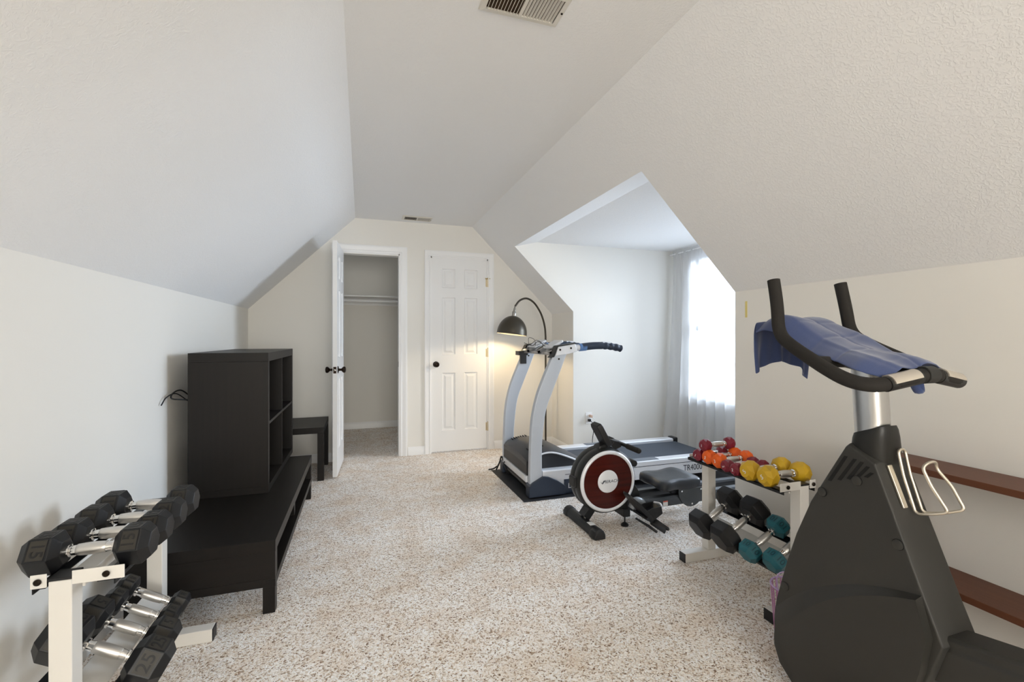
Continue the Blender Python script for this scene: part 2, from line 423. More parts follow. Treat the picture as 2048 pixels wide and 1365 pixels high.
# closet
m = MB()
m.slab([(XL, 6.3, 0), (0.47, 6.3, 0), (0.47, 6.3, H), (XL, 6.3, H)], (0, T, 0)); struct(m.build('wall_closet_back', WALL))
m = MB(); m.slab([(0.47, YW+T, 0), (0.47, 6.3, 0), (0.47, 6.3, H), (0.47, YW+T, H)], (T, 0, 0)); struct(m.build('wall_closet_right', WALL))
m = MB(); m.slab([(XL, YW+T, H), (0.47, YW+T, H), (0.47, 6.3, H), (XL, 6.3, H)], (0, 0, T)); struct(m.build('ceiling_closet', CEIL))
m = MB(); m.slab([(XL, YW+T, KN), (XL, 6.3, KN), (XL, 6.3, H), (XL, YW+T, H)], (-T, 0, 0)); struct(m.build('wall_closet_left', WALL))

def baseboard(name, a, b, n, h=.085, t=.012):
    a, b, n = Vector((*a, 0)), Vector((*b, 0)), Vector((*n, 0))
    prof = [(0, 0), (t, 0), (t, h*.72), (t*.75, h*.80), (t*.45, h*.93), (t*.2, h), (0, h)]
    mm = MB(); mm.rings([[p+n*(x+.0005)+Vector((0, 0, z)) for x, z in prof] for p in (a, b)])
    return struct(mm.build(name, TRIM, smooth=40))
baseboard('baseboard_left', (XL, YB), (XL, YW), (1, 0))
baseboard('baseboard_far', (XL, YW), (OL0-.075, YW), (0, -1))
baseboard('baseboard_far_middle', (OL1+.078, YW), (DL0-.062, YW), (0, -1))
baseboard('baseboard_far_right', (DL1+.066, YW), (XR, YW), (0, -1))
baseboard('baseboard_right', (XR, YB), (XR, D0), (-1, 0))
baseboard('baseboard_right_far', (XR, D1), (XR, YW), (-1, 0))
baseboard('baseboard_dormer_far', (XR, D1), (DW, D1), (0, -1))
baseboard('baseboard_dormer_near', (XR, D0), (DW, D0), (0, 1))
baseboard('baseboard_dormer_window', (DW, D0), (DW, D1), (-1, 0))
baseboard('baseboard_closet_back', (XL, 6.3), (.47, 6.3), (0, -1))
baseboard('baseboard_closet_right', (.47, YW+T), (.47, 6.3), (-1, 0))

def casing(name, x0, x1, zt, wd=.066):
    """moulded door casing on the far wall plus the jamb lining"""
    prof = [(0, .0), (0, .010), (.012, .013), (.020, .009), (.045, .014), (.058, .018), (.066, .016), (.066, 0)]
    s = wd/.066; mm = MB()
    rs = []
    for (cx, cz, sx, sz) in ((x0, 0, -1, 0), (x0, zt, -1, 1), (x1, zt, 1, 1), (x1, 0, 1, 0)):
        rs.append([Vector((cx+sx*d*s, YW-.0005-t, cz+sz*d*s)) for d, t in prof])
    mm.rings(rs)
    for a, b in ((x0, x0+.012), (x1-.012, x1)): mm.box((a, YW-.001, 0), (b, YW+T, zt))
    mm.box((x0, YW-.001, zt-.012), (x1, YW+T, zt))
    return struct(mm.build(name, TRIM, smooth=35))
casing('trim_1', OL0, OL1, OH+.018, .072)
casing('trim_2', DL0, DL1, DHT, .062)

# panelled door leaf: x 0..w, y 0..th, z 0..h
def door_leaf(w_, h_, th=.035):
    cols = [(.115*w_/.605, .255*w_/.605), (.352*w_/.605, .492*w_/.605)]
    rows = [(.215, .815), (1.005, 1.60), (1.70, 1.90)]
    xs = [0]+[c for p in cols for c in p]+[w_]; zs = [0]+[c for p in rows for c in p]+[h_]
    mm = MB()
    for side_, y in ((-1, 0), (1, th)):
        d = -side_
        for i in range(len(xs)-1):
            for k in range(len(zs)-1):
                a, b, c, e = xs[i], xs[i+1], zs[k], zs[k+1]
                if i % 2 and k % 2:
                    loops = []
                    for ins, dep in ((0, 0), (.006, .009), (.014, .011), (.022, .0105), (.040, .003), (.044, .003)):
                        loops.append([Vector((a+ins, y+d*dep, c+ins)), Vector((b-ins, y+d*dep, c+ins)), Vector((b-ins, y+d*dep, e-ins)), Vector((a+ins, y+d*dep, e-ins))])
                    mm.rings(loops, cap0=False, cap1=True)
                else:
                    mm.add([(a, y, c), (b, y, c), (b, y, e), (a, y, e)], [(0, 1, 2, 3)])
    mm.add([(0, 0, 0), (0, th, 0), (0, th, h_), (0, 0, h_)], [(0, 1, 2, 3)])
    mm.add([(w_, 0, 0), (w_, th, 0), (w_, th, h_), (w_, 0, h_)], [(0, 1, 2, 3)])
    mm.add([(0, 0, 0), (w_, 0, 0), (w_, th, 0), (0, th, 0)], [(0, 1, 2, 3)])
    mm.add([(0, 0, h_), (w_, 0, h_), (w_, th, h_), (0, th, h_)], [(0, 1, 2, 3)])
    return mm
def knob_mb(org, s):
    mm = MB(); mm.lathe([(.031, 0), (.031, .004), (.024, .007), (.011, .010), (.010, .028), (.016, .034), (.0255, .043), (.028, .052), (.024, .061), (.010, .066), (0, .0665)],
             (0, 0, 0), axis='Y', seg=28)
    for v in mm.v: v.y *= s
    for v in mm.v: v += Vector(org)
    return mm
# closed door
d2 = struct(door_leaf(.603, 2.015).build('door_1', DOORM, weld=True, loc=(DL0+.004, YW+.006, .014)))
k = knob_mb((.052, 0, .905), -1).build('door_knob', KNOB, d2, smooth=40)
for z in (1.77, 1.02, .23):
    mm = MB(); mm.lathe([(.006, -.045), (.006, .045)], (.606, -.006, z), seg=12); mm.lathe([(.004, .045), (.0075, .049), (.002, .056)], (.606, -.006, z), seg=12)
    mm.box((.585, -.0012, z-.043), (.606, .0005, z+.043))
    mm.build('door_hinge', BRASS, d2, smooth=40)
mm = MB(); mm.tube([(.606, -.008, 1.815), (.575, -.012, 1.815)], .004); mm.tube([(.606, -.008, 1.815), (.628, -.022, 1.812)], .004)
mm.build('door_stop', BRASS, d2, smooth=40)
# open closet door, swung into the room
od = struct(door_leaf(.575, 2.005).build('door_2', DOORM, weld=True, loc=(OL0+.002, YW-.012, .016)))
od.rotation_euler = (0, 0, R(-93.2))
knob_mb((.520, 0, .905), -1).build('door_knob', KNOB, od, smooth=40)
knob_mb((.520, .035, .905), 1).build('door_knob', KNOB, od, smooth=40)
mm = MB(); mm.box((.5748, .005, .877), (.5762, .030, .933)); lp = mm.build('latch_plate', KNOB, od)
mm = MB(); mm.lathe([(.009, 0), (.009, .008), (.005, .010)], (.576, .0175, .905), axis='X', seg=16); mm.build('latch_bolt', CHROME, lp, smooth=40)
mm = MB(); mm.box((OL1-.0135, YW+.012, .90), (OL1-.012, YW+.040, .955)); struct(mm.build('trim_strike_plate', KNOB))

# closet shelf and rod
m = MB(); m.box((XL+.002, 5.95, 1.705), (.468, 6.298, 1.722)); sh = m.build('closet_shelf', TRIM, bevel=.002)
tag(sh, 'white closet shelf board high on the closet back wall', 'shelf')
m = MB(); m.box((XL+.002, 6.28, 1.62), (.468, 6.298, 1.704)); m.build('shelf_cleat', TRIM, sh)
m = MB(); m.lathe([(.016, XL+.003), (.016, .467)], (0, 5.99, 1.655), axis='X', seg=20); rod = m.build('closet_rod', TRIM, smooth=40)
tag(rod, 'round white hanging rod under the closet shelf', 'rod')

# yellow touch-up mark on the wall
m = MB(); m.box((2.0255, 1.985, 1.31), (2.0268, 1.999, 1.40)); struct(m.build('wall_right_paint_mark', YTAPE))

# ceiling vents
def vent(name, x0, x1, y0, y1, label):
    t = thing(name, label, 'vent', ((x0+x1)/2, (y0+y1)/2, H))
    hx, hy = (x1-x0)/2, (y1-y0)/2; f = .022
    mm = MB()
    # frame as a sloped ring
    rs = []
    for ins, z in ((0, -.001), (.004, -.006), (f, -.009), (f, -.002)):
        rs.append([Vector((sx*(hx-ins), sy*(hy-ins), z)) for sx, sy in ((-1, -1), (1, -1), (1, 1), (-1, 1))])
    mm.rings(rs, cap0=False, cap1=False)
    mm.box((-.006, -hy+f, -.009), (.006, hy-f, -.002))
    mm.build('frame', VENTM, t)
    mm = MB(); mm.box((-hx+f, -hy+f, -.002), (hx-f, hy-f, -.0005)); mm.build('duct_opening', VENTD, t)
    n = 10
    for s in (-1, 1):
        for i in range(n):
            x = s*(.008+(hx-f-.010)*(i+.5)/n)
            M = Matrix.Translation((x, 0, -.0055)) @ Matrix.Rotation(R(-42 if s > 0 else 20), 4, 'Y')
            a = MB(); a.box((-.0009, -hy+f, -.0045), (.0009, hy-f, .0045), M)
            a.build('louver', VENTM, t)
    mm = MB(); mm.lathe([(.004, -.0105), (.004, -.008)], (hx-.011, 0, 0), seg=12); mm.build('screw', BOLT, t)
    return t
vent('ceiling_vent', .392, .692, 1.415, 1.575, 'large cream metal ceiling vent near the top edge above the room')
vent('ceiling_vent', .372, .660, 4.46, 4.62, 'small looking cream ceiling vent above the closet doors')

# wall outlet in the dormer with two plugs
t = thing('wall_outlet', 'white double wall outlet low on the dormer side wall', 'outlet', (2.20, D1, .375))
m = MB(); m.box((-.036, -.006, -.058), (.036, -.0005, .058)); m.build('cover_plate', OUTL, t, bevel=.002)
for z in (-.02, .02):
    m = MB(); m.lathe([(.017, -.008), (.017, -.005)], (0, 0, z), axis='Y', seg=24); m.build('socket', OUTL, t, smooth=40)
m = MB(); m.box((-.014, -.034, .340), (.014, -.0085, .366), Matrix.Translation((0, 0, 0)))
pl = MB().box((-.013, -.032, -.013), (.013, 0, .013)).build('power_cord', BLKP, None, bevel=.004, loc=(2.197, D1-.0085, .355))
tag(pl, 'black treadmill power cord plugged into the dormer outlet', 'cord')
m = MB(); m.tube(cr([(.006, -.030, -.004), (.024, -.042, -.03), (.040, -.03, -.10), (.032, -.02, -.20), (.034, -.022, -.30), (.05, -.03, -.346)]), .0035, seg=8); m.build('cable', BLKP, pl, smooth=60)
p2 = MB().box((-.008, -.050, -.009), (.012, 0, .018)).build('plug_adapter', mat('beige_plug', (.62, .45, .36), .5), None, bevel=.004, loc=(2.206, D1-.0085, .394))
tag(p2, 'small beige plug in the upper socket of the dormer outlet', 'plug')
m = MB(); m.tube(cr([(.008, -.045, 0), (.040, -.045, -.03), (.068, -.03, -.10), (.075, -.02, -.22), (.085, -.022, -.385)]), .002, seg=6); m.build('thin_wire', OUTL, p2, smooth=60)

# cord by the left wall behind the cube shelf
m = MB(); m.tube(cr([(-.930, 3.05, .86), (-.955, 2.98, .905), (-.965, 2.90, .90), (-.955, 2.85, .875), (-.90, 2.90, .86)]), .004, seg=8)
m.tube(cr([(-.935, 3.02, .84), (-.962, 2.93, .892), (-.972, 2.83, .885), (-.978, 2.78, .85)]), .003, seg=8)
tag(m.build('black_cable', BLKP, smooth=60), 'thin black cable looping behind the tall cube shelf', 'cable')

# curtain
def curtain():
    t = thing('sheer_curtain', 'sheer white floor length curtain over the dormer window', 'curtain', (3.17, 3.2, 0))
    NY, NZ = 300, 36; vs = []; fs = []
    y0, y1 = 2.12, 4.12
    for j in range(NZ+1):
        v = j/NZ; z = 2.10-2.085*v
        for i in range(NY+1):
            u = i/NY; y = y0+(y1-y0)*u
            ph = u*2*math.pi*15+1.4*math.sin(u*9)+.5*math.sin(v*2+u*21)
            amp = .010+.020*min(1, v*1.8)
            x = 3.19+amp*math.sin(ph)+.006*math.sin(ph*2.3+v*3) - .10*v*v*max(0, (u-.80)/.2) - .03*v
            yy = y+.010*math.cos(ph)*(.4+v) + .012*v*math.sin(u*13)
            yy = min(yy, 4.155)
            vs.append((x-3.17, yy-3.2, z))
    for j in range(NZ):
        for i in range(NY):
            a = j*(NY+1)+i; fs.append((a, a+1, a+NY+2, a+NY+1))
    MB().add(vs, fs).build('curtain_fabric', CURT, t, smooth=180)
    m = MB(); m.lathe([(.008, D0+.004), (.008, D1-.004)], (3.19, 0, 2.09), axis='Y', seg=12)
    m.build('curtain_rod', TRIM, t, M=Matrix.Translation((-3.17, -3.2, 0)), smooth=40)
    # gathered header band
    m = MB(); vs = []; fs = []
    for j in range(3):
        for i in range(NY+1):
            u = i/NY; ph = u*2*math.pi*45
            vs.append((.018-.002*j+.0015*math.sin(ph), y0+(y1-y0)*u-3.2, 2.128-.028*j))
    for j in range(2):
        for i in range(NY):
            a = j*(NY+1)+i; fs.append((a, a+1, a+NY+2, a+NY+1))
    m.add(vs, fs); m.build('curtain_header', CURT, t, smooth=180)
curtain()

# ------------------------------------------------------------------ floor lamp
LAMPW = 10
def lamp():
    bx, by = 1.862, 4.50
    t = thing('floor_lamp', 'arched bronze floor lamp with lit dome shade in the far right corner', 'floor lamp', (bx, by, 0))
    m = MB(); m.lathe([(.125, .0), (.13, .004), (.13, .016), (.12, .022), (.02, .026), (.012, .04)], seg=40); m.build('base', BRONZE, t, smooth=40)
    top = [(0, 0, .03), (0, 0, 1.20), (-.010, -.004, 1.30), (-.038, -.014, 1.395), (-.082, -.031, 1.478), (-.158, -.060, 1.562), (-.250, -.095, 1.600), (-.335, -.127, 1.575), (-.393, -.149, 1.515)]
    m = MB(); m.tube([(0, 0, .03)]+cr(top[1:], 8), .0102, seg=12); m.build('pole', BRONZE, t, smooth=60)
    # shade, tilted
    P = Vector((-.432, -.155, 1.232)); M = Matrix.Translation(P) @ Matrix.Rotation(R(7), 4, 'Y')
    rr = .152
    prof = [(rr*math.cos(a), rr*1.22*math.sin(a)) for a in [i*math.pi/2/14 for i in range(14)]]+[(.022, rr*1.215)]
    m = MB(); m.lathe([(rr+.002, -.004)]+prof, M=M, seg=48, cap=False); m.lathe([(rr-.002, -.004)]+[(max(.002, a-.003), b-.003) for a, b in prof], M=M, seg=48, cap=False)
    sh = m.build('lamp_shade', BRONZE, t, smooth=50)
    sh.data.materials.append(LAMPIN)
    n = len(sh.data.polygons)
    for i, p in enumerate(sh.data.polygons):
        if i >= n//2: p.material_index = 1
    m = MB(); m.lathe([(.018, .180), (.022, .184), (.022, .225), (.019, .229), (.014, .232), (.012, .262), (.006, .270), (.010, .276), (.006, .284)], M=M, seg=24)
    m.build('socket_cap', mat('nickel', (.35, .33, .30), .3, .9), t, smooth=40)
    m = MB(); m.lathe([(0, .045), (.014, .048), (.028, .062), (.032, .080), (.026, .100), (.014, .125), (.013, .150)], M=M, seg=24); m.build('light_bulb', BULB, t, smooth=60)
    l = bpy.data.lights.new('lamp_glow', 'SPOT'); l.energy = LAMPW; l.color = (1.0, .76, .44); l.shadow_soft_size = .03
    l.spot_size = R(150); l.spot_blend = .25
    o = bpy.data.objects.new('lamp_glow', l); C.objects.link(o); o.parent = t
    o.location = M @ Vector((0, 0, .035)); o.rotation_euler = (0, R(7), 0)
lamp()

# ------------------------------------------------------------------ dark furniture on the left
def bench():
    x0, x1, y0, y1 = -.905, -.358, 2.205, 3.715; zt, zb = .316, .115
    t = thing('tv_bench', 'long low black-brown bench with open shelf under the cube shelf', 'tv bench', (0, 0, 0))
    m = MB(); m.box((x0, y0, zt-.050), (x1, y1, zt)); m.build('top', ESPY, t, bevel=.0015)
    m = MB(); m.box((x0, y0, zb), (x1, y1, zb+.035)); m.build('bottom_shelf', ESPY, t, bevel=.0015)
    for y in (y0+.001, y1-.051):
        m = MB(); m.box((x0+.001, y, zb+.0351), (x1-.001, y+.05, zt-.0501)); m.build('side_panel', ESPX, t, bevel=.0012)
    ym = (y0+y1)/2
    m = MB(); m.box((x0+.001, ym-.02, zb+.0351), (x1-.02, ym+.02, zt-.0501)); m.build('divider', ESPX, t, bevel=.0012)
    for x in (x0+.002, x1-.050):
        for y in (y0+.002, y1-.050):
            m = MB(); m.box((x, y, 0), (x+.048, y+.048, zb-.0001)); m.build('leg', ESPZ, t, bevel=.0012)
bench()
def cube_shelf():
    x0, x1, y0, y1, z0, z1 = -.895, -.505, 2.885, 3.845, .3165, 1.113
    t = thing('cube_shelf', 'tall black-brown shelf of four open cubes standing on the long bench', 'shelf unit', (0, 0, 0))
    e = .038
    m = MB(); m.box((x0, y0, z1-e-.012), (x1, y1, z1)); m.build('top_panel', ESPX, t, bevel=.001)
    m = MB(); m.box((x0, y0, z0), (x1, y1, z0+e)); m.build('bottom_panel', ESPX, t, bevel=.001)
    for y in (y0, y1-e):
        m = MB(); m.box((x0, y, z0+e+.0002), (x1, y+e, z1-e-.0122)); m.build('side_panel', ESPZ, t, bevel=.001)
    zm = (z0+z1)/2-.006; ym = (y0+y1)/2
    m = MB(); m.box((x0+.004, y0+e+.0002, zm-.008), (x1-.001, y1-e-.0002, zm+.008)); m.build('middle_shelf', ESPY, t)
    for a, b in ((z0+e+.0002, zm-.0082), (zm+.0082, z1-e-.0122)):
        m = MB(); m.box((x0+.004, ym-.008, a), (x1-.001, ym+.008, b)); m.build('divider', ESPZ, t)
    m = MB(); m.box((x0+.0005, y0+e, z0+e), (x0+.0035, y1-e, z1-e-.012)); m.build('back_panel', ESPZ, t)
cube_shelf()
def side_table():
    x0, x1, y0, y1, zt = -.86, -.302, 4.105, 4.655, .447
    t = thing('side_table', 'square black side table between the bench and the open closet door', 'side table', (0, 0, 0))
    m = MB(); m.box((x0, y0, zt-.05), (x1, y1, zt)); m.build('top', ESPX, t, bevel=.0012)
    for x in (x0+.001, x1-.051):
        for y in (y0+.001, y1-.051):
            m = MB(); m.box((x, y, 0), (x+.05, y+.05, zt-.0502)); m.build('leg', ESPZ, t, bevel=.0012)
side_table()

# ------------------------------------------------------------------ dumbbells
def hex_ring(x, a, n=6, rot=0):
    r = a/math.cos(math.pi/n)
    return [Vector((x, r*math.cos(2*math.pi*k/n+rot), r*math.sin(2*math.pi*k/n+rot))) for k in range(n)]
def dumbbell(label, group, pos, a, hl, grip, color, number=None, style='hex', tilt=0.0, roll=0.0, yaw=0.0, face='side', end_num=None):
    """axis along local X; a = half the flat-to-flat size, hl = head length, grip = handle length"""
    t = thing('dumbbell', label, 'dumbbell', pos, group)
    t.rotation_mode = 'XYZ'
    Mr = Matrix.Rotation(yaw, 4, 'Z') @ Matrix.Rotation(tilt, 4, 'Y') @ Matrix.Rotation(roll, 4, 'X')
    t.rotation_euler = Mr.to_euler('XYZ')
    hr = .0155 if a > .04 else .0135
    g = grip/2
    # handle
    m = MB(); m.lathe([(hr*.92, -g-.004), (hr*.92, -g+.003), (hr*1.12, -g+.004), (hr*1.12, -g+.009), (hr*.80, -g+.011), (hr*.88, -g+.022),
                       (hr*.97, -g+.030), (hr*.97, g-.030), (hr*.88, g-.022), (hr*.80, g-.011), (hr*1.12, g-.009), (hr*1.12, g-.004), (hr*.92, g-.003), (hr*.92, g+.004)],
                      axis='X', seg=20); hd = m.build('handle', CHROME, t, smooth=35)
    m = MB(); n = 9; L = grip*.28
    prof = [(hr*.97, -L-.001)]+[(hr*(1.0+.10*math.cos(math.pi/2*u)), L*u) for u in [-1+2*i/n for i in range(n+1)]]+[(hr*.97, L+.001)]
    m.lathe(prof, axis='X', seg=20); m.build('knurled_grip', KNURL, hd, smooth=45)
    nn = 6 if style == 'hex' else 8
    rot = 0 if nn == 6 else math.pi/8
    for s in (-1, 1):
        m = MB()
        if style == 'hex':
            prof = [(0, .60), (hl*.20, 1.0), (hl*.76, 1.0), (hl, .66)]
            rs = [hex_ring(s*(g+d), a*k_, 6, rot) for d, k_ in prof]
        else:
            prof = [(0, .50, 0), (hl*.22, .93, 0), (hl*.5, 1.0, 0), (hl*.78, .93, 0), (hl, .60, 0)]
            rs = [hex_ring(s*(g+d), a*k_, 8, rot+(math.pi/8 if i in (1, 3) else 0)) for i, (d, k_, _) in enumerate(prof)]
        m.rings(rs); hb = m.build('head', color, t, bevel=a*(.035 if style == 'hex' else .02), seg=2 if style == 'hex' else 1)
        if number and style == 'hex':
            for fa, do in ((R(90), True), (R(150), True), (R(330), False)):
                if not do: continue
                nrm = Vector((0, math.cos(fa), math.sin(fa))); tang = nrm.cross(Vector((1, 0, 0))).normalized()
                cen = Vector((s*(g+hl*.49), 0, 0))+nrm*(a+.0002)
                if tang.z > 0 or (abs(tang.z) < .01 and tang.y > 0): tang = -tang
                # direction of reading: downwards on the left head, upwards on the right one; letter tops towards the grip
                tx = tang*(-s if True else 1); 
                up = nrm.cross(tx)
                if up.dot(Vector((-s, 0, 0))) < 0: tx = -tx
                Mt = frame(cen, tx, nrm)
                pm = MB(); ww, hh = a*.52, hl*.23
                if color is RUB:
                    pm.box((-ww, -hh, -.0006), (ww, hh, .0006), Mt); pp = pm.build('number_plate', RUBP, hb)
                    fm = MB()
                    for aa, bb, cc, dd in ((-ww, -hh, ww, -hh+.0016), (-ww, hh-.0016, ww, hh), (-ww, -hh, -ww+.0016, hh), (ww-.0016, -hh, ww, hh)):
                        fm.box((aa, bb, .0005), (cc, dd, .0012), Mt)
                    fm.build('plate_border', RUB, pp)
                    text_obj('number', number, hl*.46, RUBT, pp, frame(cen+nrm*.0010, tx, nrm), offset=.0005)
                else:
                    text_obj('number', number, hl*.5, mat('teal_relief', lin(22, 66, 76), .5), hb, frame(cen+nrm*.0003, tx, nrm), offset=.0004)
        if end_num and s == end_num[1]:
            cen = Vector((s*(g+hl+.0003), end_num[3] if len(end_num) > 3 else 0, -a*.05))
            up = Vector((0, math.sin(end_num[2]), math.cos(end_num[2]))); nrm = Vector((s, 0, 0)); tx = up.cross(nrm)
            text_obj('number', end_num[0], a*.62, WTXT, hb, frame(cen, tx, nrm), offset=.0003)
    return t

# ------------------------------------------------------------------ dumbbell racks (mirror = -1 for the one on the left wall)
TILT = R(29)
def rack(name, label, px, s, y0, y1, z_top, fl):
    """px = centre of the uprights; s = +1 when the room is towards -X; built about x=0, mirrored by s"""
    t = thing(name, label, 'dumbbell rack', (px, y0, 0))
    L = y1-y0; X = lambda x: x*s
    def bx(m, x0, x1, a, b, c, d):
        m.box((min(X(x0), X(x1)), a, c), (max(X(x0), X(x1)), b, d))
    for y in (0, L-.05):
        m = MB(); bx(m, -.025, .025, y, y+.05, .0502, z_top-.004); m.build('upright', RACKW, t, bevel=.003)
        m = MB(); bx(m, -.0265, .0265, y-.0015, y+.0515, z_top-.004, z_top+.004); m.build('post_cap', BLKP, t, bevel=.002)
        m = MB(); bx(m, -fl, .185, y, y+.05, .0005, .05); f = m.build('foot', RACKW, t, bevel=.003)
        for xx in (-fl-.003, .185):
            m = MB(); bx(m, xx, xx+.004, y+.0015, y+.0485, .002, .0485); m.build('end_cap', BLKP, f, bevel=.001)
    # upper tray: bracket plates, rails and beam
    for y in (-.0032, L+.0002):
        for a, b in ((-.140, -.026), (.026, .060)):
            m = MB(); zo = 0 if y < 0 else -.022; a = max(a, -.140 if y < 0 else -.105); bx(m, a, b, y, y+.003, z_top-.017+zo, z_top+.019+zo); br = m.build('bracket', RACKW, t, bevel=.0015)
            m = MB(); cx = (a+b)/2-.018 if a < 0 else (a+b)/2
            m.lathe([(.0085, -.003), (.0085, -.0055), (.005, -.0085)], (X(cx), y if y < 0 else y+.0085, z_top+.001+zo), axis='Y', seg=12)
            m.build('bolt', BOLT, br, smooth=40)
    m = MB(); bx(m, -.030, .022, .0505, L-.0505, z_top-.050, z_top-.022); m.build('upper_beam', RACKW, t, bevel=.002)
    for a, b in ((-.118, -.078), (.030, .058)):
        m = MB(); bx(m, a, b, .0008, L-.0008, z_top-.0205, z_top-.0175)
        c = a if a < 0 else b-.003
        bx(m, c, c+.003, .0008, L-.0008, z_top-.032, z_top-.0175)
        m.build('upper_rail', BLKM, t)
    # lower tray, tilted towards the room
    P0 = Vector((-.013, 0, .23))
    def tb(m, u0, u1, a, b, n0, n1):
        """u along the tray (towards the wall), n along its normal"""
        U = Vector((math.cos(TILT), 0, math.sin(TILT))); N = Vector((-math.sin(TILT), 0, math.cos(TILT)))
        vs = []
        for nn in (n0, n1):
            for u, yy in ((u0, a), (u1, a), (u1, b), (u0, b)):
                q = P0+U*u+N*nn; vs.append(Vector((X(q.x), yy, q.z)))
        m.add(vs, [(3, 2, 1, 0), (4, 5, 6, 7), (0, 1, 5, 4), (1, 2, 6, 5), (2, 3, 7, 6), (3, 0, 4, 7)])
    for a, b in ((-.098, -.064), (.064, .098)):
        m = MB(); tb(m, a, b, .0515, L-.0515, -.004, -.001)
        c = a if a < 0 else b-.003; tb(m, c, c+.003, .0515, L-.0515, -.016, -.004)
        m.build('lower_rail', BLKM, t)
    m = MB(); tb(m, -.045, .035, .0505, L-.0505, -.045, -.020); m.build('lower_beam', RACKW, t, bevel=.002)
    for y in (.0502, L-.0532):
        m = MB(); tb(m, -.100, .100, y, y+.003, -.022, -.0045); m.build('lower_bracket', RACKW, t)
    return t
LX, RX = -.750, 1.800
rack('dumbbell_rack', 'cream metal rack of black dumbbells against the left wall', LX, -1, 1.50, 2.12, .5672, .190)
rack('dumbbell_rack', 'cream metal rack of coloured dumbbells against the right wall', RX, 1, 1.457, 2.05, .5672, .172)

ZT = .5498
LG = 'black dumbbells on the left rack'
nb = 'black hex dumbbell on the upper left rack tray, '
dumbbell(nb+'nearest the front post', LG, (-.727, 1.602, ZT+.051), .051, .088, .118, RUB, '15')
dumbbell(nb+'second from the front', LG, (-.727, 1.722, ZT+.047), .047, .086, .120, RUB, '12')
dumbbell(nb+'third from the front', LG, (-.727, 1.840, ZT+.048), .048, .086, .120, RUB, '12')
dumbbell(nb+'at the far end by the bench', LG, (-.727, 1.962, ZT+.050), .050, .088, .118, RUB, '15')
def low(side, y, a, label, group, hl, grip, color, number, dx=0):
    s = side; px = LX if s < 0 else RX
    N = Vector((-math.sin(TILT)*s, 0, math.cos(TILT)))
    c = Vector((px-.013*s+dx, y, .23))+N*(a+.0002)
    tl = -TILT*s
    return dumbbell(label, group, c, a, hl, grip, color, number, tilt=tl, face='side')
nb = 'black hex dumbbell on the lower left rack tray, '
low(-1, 1.640, .058, nb+'marked 25 at the front', LG, .105, .125, RUB, '25')
low(-1, 1.765, .050, nb+'marked 5 behind the 25', LG, .088, .120, RUB, '5')
low(-1, 1.872, .040, nb+'small one third from the front', LG, .060, .115, RUB, '8')
low(-1, 1.968, .038, nb+'small one at the far end', LG, .060, .118, RUB, '8')

RG = 'coloured dumbbells on the right rack'
ZR = .5497
def up(y, a, hl, grip, col, label, z=0, x=1.765, yaw=0, roll=0, en=None):
    return dumbbell(label, RG, (x, y, ZR+a*1.01+z), a, hl, grip, col, None, style='oct', yaw=yaw, roll=roll, end_num=en)
up(1.535, .044, .070, .115, YELLOW, 'yellow dumbbell on the right rack nearest the exercise bike', x=1.775, en=('5', -1, .5))
up(1.627, .043, .070, .115, YELLOW, 'yellow dumbbell on the right rack beside the maroon pair', x=1.772, en=('5', -1, 1.0))
up(1.700, .029, .055, .100, MAROON, 'maroon dumbbell marked 2 touching the yellow dumbbell on the right rack', x=1.752, en=('2', -1, 0.1))
up(1.760, .029, .055, .100, MAROON, 'maroon dumbbell marked 2 touching the orange dumbbell on the right rack', x=1.755, en=('2', -1, -1.2))
up(1.826, .036, .060, .105, ORANGE, 'orange dumbbell on the right rack beside the maroon pair', x=1.772, en=('3', -1, .3))
up(1.899, .035, .058, .105, ORANGE, 'orange dumbbell on the right rack closest to the dormer', x=1.775, en=('3', -1, -.2))
up(1.966, .031, .052, .095, MAROON, 'maroon dumbbell lying at the dormer end of the right rack', x=1.760, en=('1', -1, -.4))
up(1.931, .031, .052, .100, MAROON, 'maroon dumbbell stacked on top of the others on the right rack', z=.0575, x=1.772, en=('1', -1, 0))
RG2 = 'hex dumbbells on the lower tray of the right rack'
low(1, 1.917, .067, 'large black hex dumbbell on the right rack closest to the rowing machine', RG2, .088, .122, RUB, None)
low(1, 1.762, .067, 'large black hex dumbbell on the right rack beside the teal pair', RG2, .088, .122, RUB, None)
low(1, 1.632, .0449, 'teal hex dumbbell marked 10 beside the large black dumbbell', RG2, .072, .118, TEAL, '10')
low(1, 1.528, .0449, 'teal hex dumbbell marked 10 partly hidden by the exercise bike', RG2, .072, .118, TEAL, '10', dx=.030)

